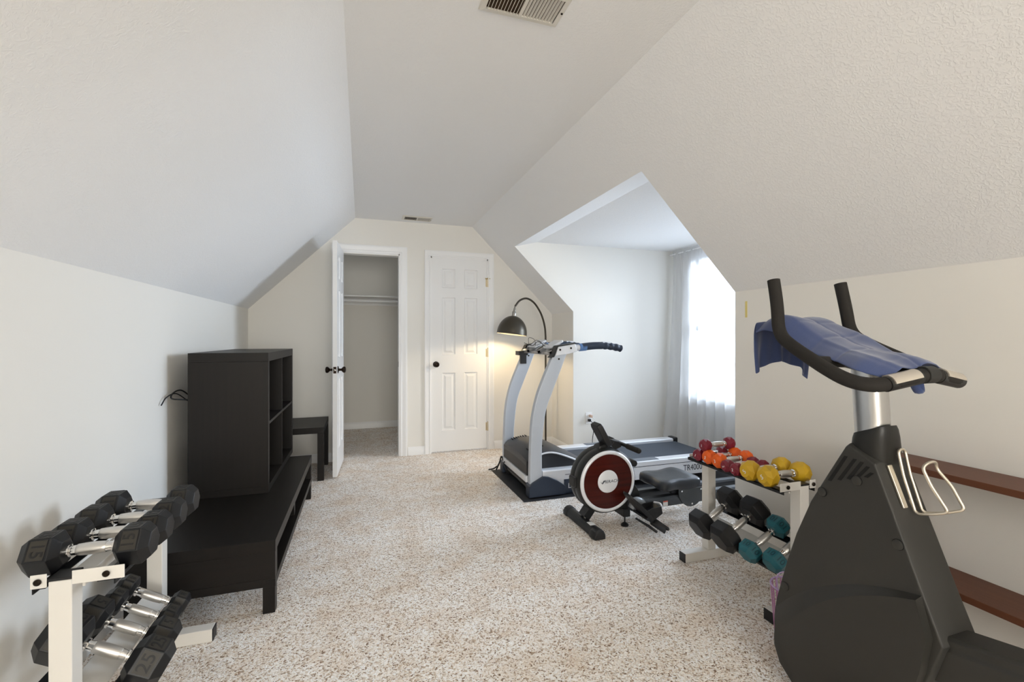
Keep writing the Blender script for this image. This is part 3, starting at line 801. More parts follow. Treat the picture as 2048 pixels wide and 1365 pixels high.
# ------------------------------------------------------------------ treadmill
def prism_y(mb, prof, y0, y1):
    mb.rings([[Vector((x, y, z)) for x, z in prof] for y in (y0, y1)]); return mb
def treadmill():
    t = thing('treadmill', 'large silver and navy treadmill with the belt running into the dormer', 'treadmill', (1.2, 3.5, 0))
    M = Matrix.Translation((-1.2, -3.5, 0))
    N0, N1, F0, F1 = 3.155, 3.215, 3.825, 3.885
    def B(m, *a, **k): return m.build(*a, M=M, **k)
    # uprights
    left = [(1.185, .10), (1.187, .25), (1.192, .40), (1.205, .589), (1.243, .759), (1.304, .914), (1.374, 1.07)]
    right = [(1.284, .14), (1.281, .25), (1.284, .42), (1.312, .64), (1.367, .790), (1.429, .938), (1.485, 1.075)]
    Lp = cr([(x, 0, z) for x, z in left], 5); Rp = cr([(x, 0, z) for x, z in right], 5)
    prof = [(p.x, p.z) for p in Lp]+[(p.x, p.z) for p in Rp[::-1]]
    for y0, y1 in ((N0+.01, N1), (F0, F1-.01)):
        m = MB(); prism_y(m, prof, y0, y1); u = B(m, 'upright', SILV, t, bevel=.006)
        m = MB(); m.lathe([(.007, y0-.002), (.007, y0+.002)], (1.418, 0, 1.035), axis='Y', seg=12); B(m, 'bolt', BOLT, u)
    # side covers at the foot of each upright
    pc = [(1.172, .012), (1.172, .095), (1.20, .118), (1.285, .160), (1.33, .152), (1.40, .120), (1.462, .078), (1.462, .012)]
    for y0, y1 in ((N0-.012, N1+.01), (F0-.01, F1+.012)):
        m = MB(); prism_y(m, pc, y0, y1); B(m, 'foot_cover', NAVY, t, bevel=.004)
    # motor hood
    hp = [(1.178, .245), (1.182, .285), (1.215, .325), (1.29, .350), (1.38, .352), (1.46, .335), (1.55, .288), (1.66, .225), (1.74, .188), (1.74, .150), (1.20, .150)]
    m = MB(); ys = [3.235, 3.26, 3.35, 3.52, 3.69, 3.78, 3.805]
    rs = []
    for y in ys:
        k_ = 1-(abs(y-3.52)/.285)**3*.16
        rs.append([Vector((x, y, z if z < .16 else .15+(z-.15)*k_)) for x, z in hp])
    m.rings(rs); hd = B(m, 'motor_hood', HOODG, t, smooth=40, bevel=.004)
    # light rim on the hood edge towards the runner and inner dark insert
    for y in (3.228, 3.812):
        m = MB(); m.tube(cr([(1.24, y, .285), (1.33, y, .312), (1.42, y, .306), (1.55, y, .258), (1.66, y, .206), (1.74, y, .178)], 5), .007, seg=8); B(m, 'hood_trim', SILVL, hd, smooth=60)
    for yc in (3.33, 3.71):
        for i in range(7):
            x = 1.225+i*.020; z = .305+.3*(x-1.18) if x < 1.25 else .325+.16*(x-1.25)
            m = MB(); m.box((x-.003, yc-.022, z+.004), (x+.003, yc+.022, z+.0115)); B(m, 'hood_vent', SLOT, hd)
    # front panel
    m = MB(); m.box((1.180, 3.225, .155), (1.198, 3.815, .262)); B(m, 'front_panel', BLKP, t, bevel=.004)
    m = MB(); m.box((1.172, 3.222, .105), (1.190, 3.818, .153)); fp = B(m, 'front_frame', SILVL, t, bevel=.002)
    m = MB(); m.box((1.1705, 3.26, .112), (1.1718, 3.30, .146)); B(m, 'warning_sticker', STICK, fp)
    m = MB(); m.lathe([(.018, 3.24), (.018, 3.80)], (1.215, 0, .052), axis='Y', seg=16); B(m, 'lift_axle', BLKM, t, smooth=40)
    for y in (3.255, 3.785):
        m = MB(); m.lathe([(.035, y-.015), (.035, y+.015)], (1.225, 0, .0385), axis='Y', seg=24); B(m, 'transport_wheel', BLKP, t, smooth=40, bevel=.003)
    m = MB(); m.box((1.200, 3.225, .060), (1.44, 3.815, .100)); B(m, 'base_frame', BLKM, t)
    # running deck
    m = MB(); m.box((1.40, 3.262, .120), (2.945, 3.778, .166)); B(m, 'deck', BLKM, t)
    m = MB(); m.box((1.46, 3.266, .1662), (2.94, 3.774, .1700)); m.lathe([(.026, 3.266), (.026, 3.774)], (2.94, 0, .1435), axis='Y', seg=24); B(m, 'running_belt', BELT, t, smooth=40)
    for sy, (a, b) in ((-1, (3.165, 3.258)), (1, (3.782, 3.875))):
        pr = [(a, .050), (b, .050), (b, .186), (b-.010 if sy < 0 else b-.006, .196), (a+.006 if sy < 0 else a+.010, .196), (a, .188)]
        m = MB(); m.rings([[Vector((x, y, z)) for y, z in pr] for x in (1.286, 2.93)]); rl = B(m, 'side_rail', SILVL, t, bevel=.002)
        e = 3.1645 if sy < 0 else 3.8755
        m = MB(); m.box((1.47, min(e, e+sy*.001), .1515), (2.93, max(e, e+sy*.001), .1555)); B(m, 'rail_groove', DTXT, rl)
        m = MB(); m.box((1.46, min(e, e+sy*.004), .010), (1.90, max(e, e+sy*.004), .118)); B(m, 'dark_side_strip', NAVY, rl)
        c = (a+b)/2
        m = MB(); m.box((1.98, c-.036, .1962), (2.32, c+.036, .1995)); B(m, 'foot_pad', mat('grey_foot_pad', (.16, .18, .21), .6), rl, bevel=.0012)
        m = MB(); m.box((2.93, a-.003, .045), (2.985, b+.003, .205)); B(m, 'end_cap', BLKP, t, bevel=.012)
        m = MB(); m.box((2.80, a+.01, .004), (2.86, b-.01, .050)); B(m, 'rear_foot', BLKP, t, bevel=.004)
        m = MB(); m.box((1.30, a+.01, .004), (1.36, b-.01, .060)); B(m, 'front_foot', BLKP, t, bevel=.004)
    text_obj('deck_lettering', 'TR4000', .070, DTXT, t, frame(Vector((2.648-1.2, 3.1643-3.5, .103)), (1, 0, 0), (0, -1, 0)), extrude=.0003, sx=.86)
    text_obj('side_lettering', 'L', .055, WTXT, t, frame(Vector((1.505-1.2, 3.1604-3.5, .066)), (1, 0, 0), (0, -1, 0)), extrude=.0003)
    # top brackets and hand grips
    for y0, y1, s in ((N0, N1+.004, -1), (F0-.004, F1, 1)):
        yc = (y0+y1)/2
        m = MB(); prism_y(m, [(1.385, 1.058), (1.41, 1.130), (1.555, 1.150), (1.570, 1.090), (1.50, 1.074)], y0+.003, y1-.003); bk = B(m, 'arm_bracket', SILVL, t, bevel=.005)
        for x, z in ((1.425, 1.105), (1.515, 1.117)):
            m = MB(); m.lathe([(.0075, y0-.001), (.0075, y1+.001)], (x, 0, z), axis='Y', seg=14); B(m, 'bolt', BOLT, bk, smooth=40)
        m = MB(); prism_y(m, [(1.345, 1.045), (1.36, 1.06), (1.40, 1.135), (1.56, 1.158), (1.56, 1.152), (1.405, 1.127), (1.375, 1.05)], y0-.002, y1+.002); B(m, 'bracket_cover', BLKP, t)
        m = MB(); m.tube([(1.560, yc, 1.118), (1.600, yc, 1.121)], [.024, .024], seg=18); B(m, 'arm_sleeve', SILVL, t, smooth=40)
        m = MB(); m.tube([(1.598, yc, 1.121), (1.655, yc, 1.125)], [.030, .030], seg=18); B(m, 'arm_collar', BLUEP, t, smooth=40)
        path = []; rad = []
        for i in range(41):
            u = i/40; x = 1.62+.355*u; z = 1.123+.020*math.sin(u*math.pi*.75)-.030*u*u
            path.append((x, yc, z)); rad.append(.030-.003*u+(.0022*math.sin(u*46) if u > .5 else 0)-(.010 if i == 40 else 0))
        m = MB(); m.tube(path, rad, seg=20); g = B(m, 'hand_grip', NAVY, t, smooth=50)
        m = MB(); m.tube([(1.80, yc, 1.1545), (1.87, yc, 1.1515)], .012, seg=10, flat=1.2); B(m, 'pulse_sensor', SILVL, g, smooth=60)
    # console frame between the uprights
    con = MB(); A = Matrix.Translation((1.42, 3.52, 1.105)) @ Matrix.Rotation(R(-28), 4, 'Y')
    for a, b in ((-.31, -.19), (-.06, .06), (.19, .31)):
        con.box((-.065, a, -.010), (-.040, b, .012), A); con.box((.030, a, -.010), (.060, b, .012), A)
        con.box((-.065, a, -.010), (.06, a+.03, .012), A); con.box((-.065, b-.03, -.010), (.06, b, .012), A)
    con.box((-.070, -.31, -.012), (.065, .31, -.008), A)
    cf = B(con, 'console_frame', mat('bare_steel', (.42, .41, .40), .35, .6), t, bevel=.0015)
    for a, b in ((-.26, -.10), (.08, .25)):
        m = MB(); m.box((-.02, a, .0125), (.10, b, .032), A); B(m, 'console_housing', SILVL, t, bevel=.006)
    m = MB()
    for i in range(3):
        y = 3.34+i*.16; z = 1.135+.02*(i % 3); m.tube(cr([(1.36, y, 1.125), (1.37, y+.03, z+.02), (1.42, y+.02, z), (1.40, y+.08, 1.13)], 6), .0022, seg=6)
    m.tube(cr([(1.36, 3.30, 1.13), (1.36, 3.45, 1.165), (1.37, 3.60, 1.13), (1.36, 3.78, 1.15)], 6), .003, seg=6)
    B(m, 'loose_wires', BLKP, t, smooth=60)
    m = MB(); m.box((1.335, 3.80, .965), (1.39, 3.835, 1.075)); m.box((1.315, 3.79, 1.04), (1.40, 3.89, 1.078)); B(m, 'upright_clamp', BLKP, t, bevel=.003)
    m = MB(); m.tube(cr([(1.178, 3.80, .12), (1.165, 3.83, .15), (1.160, 3.86, .10), (1.150, 3.89, .05), (1.145, 3.92, .012)], 6), .007, seg=8)
    m.tube(cr([(1.178, 3.78, .12), (1.15, 3.72, .115), (1.155, 3.66, .09)], 6), .006, seg=8)
    m.tube(cr([(1.15, 3.90, .05), (1.12, 3.93, .02), (1.08, 3.95, .010)], 6), .006, seg=8)
    B(m, 'power_lead', BLKP, t, smooth=60)
treadmill()
m = MB()
pts = cr([(1.125, 3.105, 0), (1.30, 3.098, 0), (2.2, 3.10, 0), (3.03, 3.10, 0)], 10)
vs = []
m.slab([(1.118, 3.105, .0005), (3.03, 3.10, .0005), (3.03, 3.95, .0005), (1.105, 3.95, .0005)], (0, 0, .0028))
tag(m.build('exercise_mat', MATB), 'thin black floor mat under the treadmill', 'mat')

# ------------------------------------------------------------------ rowing machine
def rower():
    t = thing('rowing_machine', 'black rowing machine with a round cherry wood flywheel cover beside the treadmill', 'rowing machine', (1.45, 2.58, 0))
    M = Matrix.Translation((-1.45, -2.58, 0))
    def B(m, *a, **k): return m.build(*a, M=M, **k)
    cx, cz = 1.462, .298
    # front stabiliser
    def dsec(y): return [Vector((1.335+x, y, z)) for x, z in ((-.036, .008), (-.036, .028), (-.026, .046), (-.010, .056), (.010, .056), (.026, .046), (.036, .028), (.036, .008))]
    m = MB(); m.rings([dsec(2.455), dsec(2.765)]); fs = B(m, 'front_stabilizer', BLKM, t, smooth=50, bevel=.002)
    for a, b in ((2.385, 2.458), (2.762, 2.830)):
        m = MB(); m.rings([[Vector((1.335+(p.x-1.335)*k_, y, max(.0008, (p.z-.004)*k_))) for p in dsec(0)] for y, k_ in ((a, 1.0 if b > 2.6 else .94), (a+.012, 1.13), (b-.012, 1.13), (b, 1.0 if b < 2.6 else .94))])
        B(m, 'end_cap', BLKP, fs, smooth=50, bevel=.003)
    m = MB(); m.box((1.318, 2.475, .0555), (1.352, 2.525, .0572)); B(m, 'sticker', STICK, fs)
    m = MB(); m.lathe([(.010, .055), (.010, .085)], (1.345, 2.595, 0), seg=14); B(m, 'pivot_bolt', CHROME, t, smooth=40)
    A = Matrix.Translation((1.395, 2.61, .125)) @ Matrix.Rotation(R(38), 4, 'Y')
    m = MB(); m.box((-.026, -.035, -.085), (.026, .035, .075), A); B(m, 'front_strut', BLKM, t, bevel=.004)
    # flywheel housing
    Y0, Y1 = 2.505, 2.665
    out = []
    n = 56
    for i in range(n):
        a = 2*math.pi*i/n; r = .204; x, z = r*math.cos(a), r*math.sin(a)
        # lower right corner reaches out to the rail
        if -80 < math.degrees(a)-360 < -12 or -80 < math.degrees(a) < -12:
            k_ = math.sin((math.degrees(a)-360+80)/68*math.pi); x += .085*k_; z -= .004*k_
        out.append((x, z))
    def ring(y, k_): return [Vector((cx+x*k_, y, cz+z*k_)) for x, z in out]
    m = MB(); m.rings([ring(Y0+.012, .955), ring(Y0+.03, 1.0), ring((Y0+Y1)/2-.004, 1.0), ring((Y0+Y1)/2, .985), ring((Y0+Y1)/2+.004, 1.0), ring(Y1-.03, 1.0), ring(Y1-.012, .955)])
    hs = B(m, 'flywheel_housing', CHARS, t, smooth=50)
    for y, s in ((Y0, 1), (Y1, -1)):
        f = lambda h: y+s*h
        m = MB(); m.lathe([(.168, f(.012)), (.170, f(.004)), (.176, f(.0)), (.186, f(.003)), (.192, f(.012)), (.194, f(.020))], (cx, 0, cz), axis='Y', seg=64, cap=False)
        for v in m.v: pass
        B(m, 'silver_ring', SILVL, t, smooth=60)
        m = MB(); m.lathe([(0, f(.0035)), (.06, f(.0030)), (.12, f(.004)), (.169, f(.0062)), (.169, f(.012))], (cx, 0, cz), axis='Y', seg=64, cap=False)
        wd = B(m, 'wood_disc', ROWW, t, smooth=60)
        m = MB(); m.lathe([(0, f(-.0010)), (.066, f(-.0005)), (.070, f(.0008)), (.071, f(.0045))], (cx-.005, 0, cz+.002), axis='Y', seg=48, cap=False)
        hb = B(m, 'silver_hub', SILVL, t, smooth=60)
        if s > 0:
            text_obj('brand_lettering', 'MERACH', .026, DTXT, hb, frame(Vector((cx+.014-1.45, y-.0017-2.58, cz+.002)), (1, 0, .03), (0, -1, 0)), extrude=.0002, shear=.15, sx=1.12)
            m = MB(); q = y-.0017
            m.slab([(cx-.062, q, cz+.006), (cx-.050, q, cz-.002), (cx-.046, q, cz-.012), (cx-.056, q, cz+.000)], (0, -.0003, 0))
            m.slab([(cx-.046, q, cz-.012), (cx-.024, q, cz+.014), (cx-.036, q, cz+.010), (cx-.048, q, cz-.003)], (0, -.0003, 0))
            B(m, 'brand_mark', DTXT, hb)
    m = MB(); m.box((1.243, 2.545, .265), (1.285, 2.625, .330)); B(m, 'front_bumper', BLKP, t, bevel=.008)
    m = MB(); m.lathe([(.020, 2.535), (.022, 2.548), (.022, 2.605), (.020, 2.615)], (1.668, 0, .385), axis='Y', seg=18); B(m, 'tension_knob', BLKP, t, smooth=40, bevel=.002)
    # console on its neck
    m = MB(); m.rings([[Vector((x, y, z)) for x, z in ((1.405, .488), (1.425, .515), (1.475, .525), (1.515, .505), (1.525, .480))] for y in (2.545, 2.625)]); B(m, 'console_mount', BLKP, t, bevel=.010)
    ang = R(29)
    A = Matrix.Translation((1.452, 2.585, .582)) @ Matrix.Rotation(-ang, 4, 'Y')
    m = MB(); m.rings([[A @ Vector((x*k_, y*k_*1.0, z)) for x, y in ((-.022, -.052), (.018, -.052), (.018, .052), (-.022, .052))] for z, k_ in ((-.085, .8), (-.070, 1.0), (.055, 1.0), (.078, .85))])
    co = B(m, 'console', BLKP, t, bevel=.006)
    m = MB(); m.box((.0185, -.040, -.045), (.0200, .040, .045), A); B(m, 'screen', mat('dark_screen', (.004, .005, .006), .12), co)
    # pull handle resting in its cradle
    m = MB(); m.rings([[Vector((x, y, z)) for x, z in ((1.50, .500), (1.53, .540), (1.575, .530), (1.585, .495), (1.54, .478))] for y in (2.555, 2.615)]); B(m, 'handle_cradle', BLKP, t, bevel=.006)
    m = MB(); m.tube([(1.590, 2.38, .512), (1.590, 2.80, .512)], .0125, seg=14); hn = B(m, 'pull_handle', BLKM, t, smooth=40)
    for a, b in ((2.365, 2.50), (2.67, 2.815)):
        m = MB(); m.tube([(1.590, a, .512), (1.590, a+.006, .512), (1.590, b-.004, .512), (1.590, b, .512)], [.013, .0165, .0165, .013], seg=16); B(m, 'foam_grip', FOAM, hn, smooth=40)
    # rails
    for y in (2.490, 2.640):
        pr = [(-.026, -.030), (.026, -.030), (.030, -.020), (.030, .018), (.020, .032), (-.020, .032), (-.030, .018), (-.030, -.020)]
        m = MB(); m.rings([[Vector((x, y+a, z+b)) for a, b in pr] for x, z in ((1.60, .142), (2.98, .152))]); B(m, 'seat_rail', mat('rail_grey', (.075, .082, .092), .3, .5), t, smooth=30, bevel=.002)
    m = MB(); m.box((1.700, 2.4588, .125), (1.735, 2.4598, .158)); m.v = [v+Vector((.128, 0, -.006)) for v in m.v]; st = B(m, 'warning_sticker', STICK, t)
    m = MB(); m.box((1.828, 2.4580, .144), (1.863, 2.4587, .152)); B(m, 'sticker_header', REDST, st)
    m = MB(); m.tube(cr([(1.60, 2.46, .135), (1.62, 2.455, .175), (1.66, 2.455, .165), (1.68, 2.46, .13)], 6), .026, seg=14); B(m, 'rail_socket', mat('grey_casting', (.25, .27, .29), .35, .4), t, smooth=60)
    # seat and carriage
    m = MB(); outline = cr([(1.795, 2.44), (1.80, 2.40)][:0]+[(1.80, 2.46, 0), (1.835, 2.42, 0), (1.93, 2.435, 0), (2.04, 2.415, 0), (2.10, 2.44, 0), (2.115, 2.565, 0), (2.10, 2.69, 0), (2.04, 2.715, 0), (1.93, 2.695, 0), (1.835, 2.71, 0), (1.80, 2.67, 0), (1.815, 2.565, 0)], 5, closed=True)
    cen = Vector((1.955, 2.565, 0))
    def sr(k_, z, dip=0):
        return [Vector((cen.x+(p.x-cen.x)*k_, cen.y+(p.y-cen.y)*k_, z+dip*((abs(p.y-cen.y)/.14)**2)+.010*k_*k_*max(0, (p.x-2.0)/.1))) for p in outline]
    m.rings([sr(.90, .2175), sr(1.0, .226), sr(1.0, .256), sr(.97, .270, .002), sr(.88, .277, .002), sr(.6, .278, .001), sr(.3, .278), sr(.02, .278)])
    B(m, 'seat', SEATM, t, smooth=60)
    for y in (2.452, 2.672):
        arc = [(2.04+.098*math.cos(a), .203+.106*math.sin(a)) for a in [R(180+i*180/20) for i in range(21)]]
        m = MB(); prism_y(m, [(1.942, .215)]+arc+[(2.138, .215)], y, y+.006); cp = B(m, 'carriage_plate', mat('plate_grey', (.060, .066, .072), .45), t)
        for x, z in ((1.965, .203), (2.045, .115), (2.115, .203)):
            m = MB(); m.lathe([(.006, y-.003), (.006, y+.009)], (x, 0, z), axis='Y', seg=12); B(m, 'rivet', CHROME, cp, smooth=40)
    m = MB(); m.box((1.90, 2.47, .190), (2.08, 2.66, .2172)); B(m, 'seat_bracket', BLKM, t)
    # middle support with its foot
    m = MB(); m.box((1.565, 2.50, .062), (1.615, 2.64, .118)); B(m, 'middle_support', BLKM, t, bevel=.006)
    m = MB(); m.lathe([(.024, .001), (.024, .010), (.012, .020), (.005, .024), (.005, .062)], (1.588, 2.525, 0), seg=20); B(m, 'levelling_foot', BLKP, t, smooth=40)
    # foot plates on their cross bar
    m = MB(); m.tube([(1.62, 2.32, .115), (1.62, 2.82, .115)], .011, seg=12); B(m, 'pedal_bar', BLKM, t, smooth=40)
    for y0, y1 in ((2.335, 2.435), (2.70, 2.80)):
        pf = []
        A = Matrix.Translation((1.600, 0, .160)) @ Matrix.Rotation(R(-43), 4, 'Y')
        ln = [(-.004, .135), (.006, .142), (.014, .06), (.016, -.04), (.014, -.11), (-.002, -.125), (-.010, -.10), (-.010, .06)]
        m = MB(); rs = []
        for i in range(9):
            y = y0+(y1-y0)*i/8; k_ = 1-(abs(i-4)/4)**4*.22
            rs.append([A @ Vector((x, y, z*k_)) for x, z in ln])
        m.rings(rs); pd = B(m, 'foot_plate', BLKP, t, smooth=45)
        m = MB(); pr = [(1.595, .130), (1.655, .080), (1.735, .128), (1.728, .168), (1.70, .142), (1.652, .112)]
        prism_y(m, pr, y0+.004, y1-.004)
        for y in (y0+.002, y1-.008): prism_y(m, [(1.60, .150), (1.655, .082), (1.735, .128), (1.728, .172), (1.66, .168)], y, y+.006)
        B(m, 'heel_cup', BLKP, pd, bevel=.003)
        m = MB(); m.tube(cr([(1.735, y0+.01, .168), (1.748, (y0+y1)/2, .172), (1.735, y1-.01, .168)], 8), .006, seg=8); B(m, 'strap_loop', SILVL, pd, smooth=60)
    m = MB(); m.tube([(1.60, 2.42, .085), (1.635, 2.34, .065), (1.655, 2.285, .048)], [.006, .008, .008], seg=12); B(m, 'lock_pin', BLKP, t, smooth=40)
    m = MB()
    m.slab([(1.66, 2.36, .075), (1.70, 2.36, .095), (1.745, 2.29, .060), (1.735, 2.288, .055), (1.728, 2.30, .056), (1.715, 2.288, .048), (1.705, 2.285, .042)], (0, -.004, -.010))
    B(m, 'strap_end', BLKP, t)
    # rear stabiliser
    m = MB(); m.box((2.86, 2.36, .001), (2.92, 2.79, .045)); B(m, 'rear_stabilizer', BLKM, t, bevel=.008)
    m = MB(); m.box((2.865, 2.52, .046), (2.915, 2.61, .118)); B(m, 'rear_support', BLKM, t, bevel=.004)
rower()

# ------------------------------------------------------------------ exercise bike
def bike():
    t = thing('exercise_bike', 'dark grey upright exercise bike standing by the right wall', 'exercise bike', (1.47, .95, 0))
    M = Matrix.Translation((-1.47, -.95, 0))
    def B(m, *a, **k): return m.build(*a, M=M, **k)
    XA, XB = 1.400, 1.540
    prof = [(1.000, .871), (.990, .880), (.915, .839), (.793, .517), (.751, .409), (.775, .330), (.86, .05), (.90, .02), (1.16, .02), (1.182, .020), (1.222, .068), (1.248, .124), (1.257, .172), (1.254, .225), (1.244, .278), (1.207, .414), (1.168, .534), (1.114, .665), (1.051, .780)]
    mc = (1.0, .42)
    def pr(x, k_): return [Vector((x, mc[0]+(y-mc[0])*k_, mc[1]+(z-mc[1])*k_)) for y, z in prof]
    m = MB(); m.rings([pr(XA, .985), pr(XA+.012, 1.0), pr(XB-.012, 1.0), pr(XB, .985)]); sh = B(m, 'shroud', CHARC, t, bevel=.004, smooth=30)
    # raised lower cover with an arched top, both sides
    def arc(cy, cz, r, y0, y1, n=16): return [(y0+(y1-y0)*i/n, cz+math.sqrt(max(0, r*r-(y0+(y1-y0)*i/n-cy)**2))) for i in range(n+1)]
    o1 = arc(.652, -.220, .753, 1.245, .800)+[(.775, .42), (.790, .32), (.865, .06), (.90, .028), (1.16, .028), (1.214, .07), (1.240, .13)]
    o2 = arc(.5596, -.2134, .7627, 1.233, .802)+[(.778, .42), (.794, .32), (.868, .062), (.90, .032), (1.16, .032), (1.210, .07), (1.232, .12)]
    for x0, d in ((XA, -1), (XB, 1)):
        m = MB(); m.rings([[Vector((x0+d*-.001, y, z)) for y, z in o1], [Vector((x0+(d*.022 if d < 0 else .003), y, z)) for y, z in o2]], cap0=True)
        B(m, 'lower_cover', LOWC, t, smooth=25)
    # cooling slots, cut off diagonally
    sl = [((1.048, .748), (.997, .838)), ((1.018, .759), (.970, .836)), ((.990, .770), (.950, .832)), ((.962, .785), (.933, .823)), ((.940, .790), (.922, .808))]
    for x0, d in ((XA, -1), (XB, 1)):
        for (ya, za), (yb, zb) in sl:
            w_ = .0058
            m = MB(); m.slab([(x0, ya+w_, za), (x0, ya-w_, za), (x0, yb-w_*.9, zb), (x0, yb+w_*.9, zb)], (d*.0012, 0, 0)); B(m, 'cooling_slot', SLOT, t)
    for y, z in ((1.072, .705), (.964, .773), (.855, .630), (1.207, .333)):
        m = MB(); m.lathe([(.0150, XA-.0004), (.0150, XA-.0020)], (0, y, z), axis='X', seg=24)
        b_ = B(m, 'screw_cover', SLOT, t); m = MB(); m.lathe([(.0135, XA-.0020), (.0135, XA-.0045), (.0120, XA-.0052), (0, XA-.0052)], (0, y, z), axis='X', seg=24, cap=False); B(m, 'cover_disc', CHARC, b_, smooth=40)
    # collar round the post
    def el(cy, z, a, b, tilt=0, n=28, xc=1.452):
        out = []
        for i in range(n):
            th = 2*math.pi*i/n; c, s = math.cos(th), math.sin(th)
            x = xc+a*math.copysign(abs(c)**.6, c); y = cy+b*math.copysign(abs(s)**.6, s)
            out.append(Vector((x, y, z+tilt*(y-cy))))
        return out
    m = MB(); m.rings([el(.958, .800, .050, .046, -.5, xc=1.470), el(.957, .845, .056, .051, -.5, xc=1.468), el(.955, .885, .053, .050, -.5, xc=1.462), el(.952, .912, .048, .048, -.42, xc=1.457), el(.952, .925, .043, .045, -.42, xc=1.456), el(.952, .921, .037, .040, -.42, xc=1.456)])
    B(m, 'collar', CHARS, t, smooth=50)
    m = MB(); m.rings([el(.957, .90, .036, .036), el(.957, .95, .036, .040), el(.966, 1.09, .036, .040), el(.970, 1.13, .036, .040)]); B(m, 'handlebar_post', STEEL, t, smooth=50)
    # handlebars
    hx = 1.470
    def side_(s):
        X = lambda d: hx+s*d
        return [(X(.155), 1.178, 1.392), (X(.158), 1.160, 1.300), (X(.165), 1.150, 1.212), (X(.178), 1.095, 1.175), (X(.200), .965, 1.110), (X(.205), .890, 1.078), (X(.170), .842, 1.070), (X(.085), .826, 1.088), (X(.0), .828, 1.098)]
    for s in (-1, 1):
        p = side_(s); path = rounded(p, .05, 6)
        m = MB(); m.tube(path[:-1]+[p[-1]], .0195, seg=18); hb = B(m, 'handlebar', FOAM, t, smooth=60)
        m = MB(); m.tube([(hx+s*.150, .8375, 1.0745), (hx+s*.040, .827, 1.0925)], .0205, seg=20); B(m, 'hand_rest', CHARS, hb, smooth=40)
        m = MB(); P_, Q_ = Vector((hx+s*.142, .8365, 1.0757)), Vector((hx+s*.050, .8278, 1.0910)); ax = (Q_-P_).normalized()
        up_ = Vector((0, -.45, 1)); up_ = (up_-ax*up_.dot(ax)).normalized(); sd_ = ax.cross(up_)
        m.rings([[c_+(up_*math.cos(R(g_))+sd_*math.sin(R(g_)))*r_ for g_, r_ in [(g, .0238) for g in range(-60, 61, 10)]+[(g, .0200) for g in range(60, -61, -10)]] for c_ in (P_, Q_)])
        pass; B(m, 'pulse_sensor', mat('sensor_steel', (.72, .66, .58), .3, .8), hb, smooth=40)
    m = MB(); m.tube([(hx-.022, .828, 1.097), (hx+.022, .828, 1.097)], .024, seg=20); B(m, 'bar_joint', CHARS, t, smooth=40, bevel=.003)
    m = MB(); m.tube([(hx-.01, .835, 1.095), (hx-.012, .90, 1.105), (hx-.013, .96, 1.11)], .022, seg=16); B(m, 'bar_stem', CHARS, t, smooth=40)
    for s in (-1, 1):
        m = MB(); m.tube([(hx+s*.195, 1.00, 1.128), (hx+s*.08, .99, 1.125)], .0165, seg=14); B(m, 'cross_brace', FOAM, t, smooth=40)
    # console under the towel
    m = MB(); rs = []
    for y, z, w_, h_ in ((.855, 1.100, .065, .020), (.90, 1.112, .080, .028), (1.02, 1.146, .110, .038), (1.14, 1.190, .118, .042), (1.20, 1.218, .112, .038), (1.225, 1.225, .10, .03)):
        rs.append([Vector((hx+a*w_, y, z-.012+b*h_*.5)) for a, b in ((-1, -.6), (-.8, -1), (.8, -1), (1, -.6), (1, .6), (.8, 1), (-.8, 1), (-1, .6))])
    m.rings(rs); B(m, 'console', CHARS, t, smooth=40, bevel=.003)
    # bottle holder on the rear slope: q(u, z, d) = u across, z height, d distance out of the slope
    def q(u, z, d):
        yy = .915-(.839-z)*(.122/.322); k_ = 1/math.hypot(1, .122/.322)
        z -= .003; return (1.488+u*.9, yy-d*k_*.82, z+d*k_*.38)
    m = MB(); m.slab([q(-.056, .832, .002), q(-.036, .832, .002), q(-.036, .722, .002), q(-.056, .722, .002)], (0, -.006, .002)); ho = B(m, 'bottle_holder', SATIN, t, bevel=.002)
    m = MB(); m.tube(rounded([q(-.020, .716, .014), q(-.020, .80, .020), q(-.020, .866, .034), q(.012, .866, .034), q(.012, .80, .020), q(.012, .716, .014)], .015, 6), .0042, seg=10)
    B(m, 'mounting_loop', SATIN, ho, smooth=60)
    m = MB(); m.tube(rounded([q(-.020, .74, .012), q(-.020, .704, .014), q(-.016, .700, .060), q(-.006, .700, .100), q(-.016, .765, .088), q(-.020, .812, .086), q(.000, .822, .096),
                      q(.030, .822, .100), q(.038, .805, .088), q(.046, .760, .105), q(.050, .700, .112), q(.030, .698, .060), q(.012, .704, .014), q(.012, .74, .012)], .012, 5), .0040, seg=10)
    B(m, 'wire_cage', SATIN, ho, smooth=60)
    # rear frame tube towards the saddle
    m = MB(); rs = []
    for y, z in ((.86, .412), (.76, .431), (.62, .458), (.45, .490), (.30, .505), (.16, .505)):
        rs.append([Vector((hx+a, y, z+b)) for a, b in ((-.048, -.125), (-.052, -.035), (-.046, -.026), (-.048, -.008), (-.040, .0), (.040, .0), (.048, -.008), (.046, -.026), (.052, -.035), (.048, -.125))])
    m.rings(rs); B(m, 'rear_frame', CHARC, t, bevel=.0025)
    m = MB(); m.rings([el(.20, .44, .03, .03, xc=hx), el(.17, .66, .03, .03, xc=hx), el(.15, .80, .03, .03, xc=hx)]); B(m, 'seat_post', STEEL, t, smooth=50)
    m = MB(); rs = []
    for y, w_, z in ((.32, .02, .835), (.28, .035, .845), (.18, .06, .85), (.08, .11, .855), (.02, .12, .86), (-.01, .10, .86)):
        rs.append([Vector((hx+a*w_, y, z+b)) for a, b in ((-1, -.01), (-.9, -.03), (.9, -.03), (1, -.01), (.8, .012), (0, .006), (-.8, .012))])
    m.rings(rs); B(m, 'saddle', BLKP, t, smooth=60)
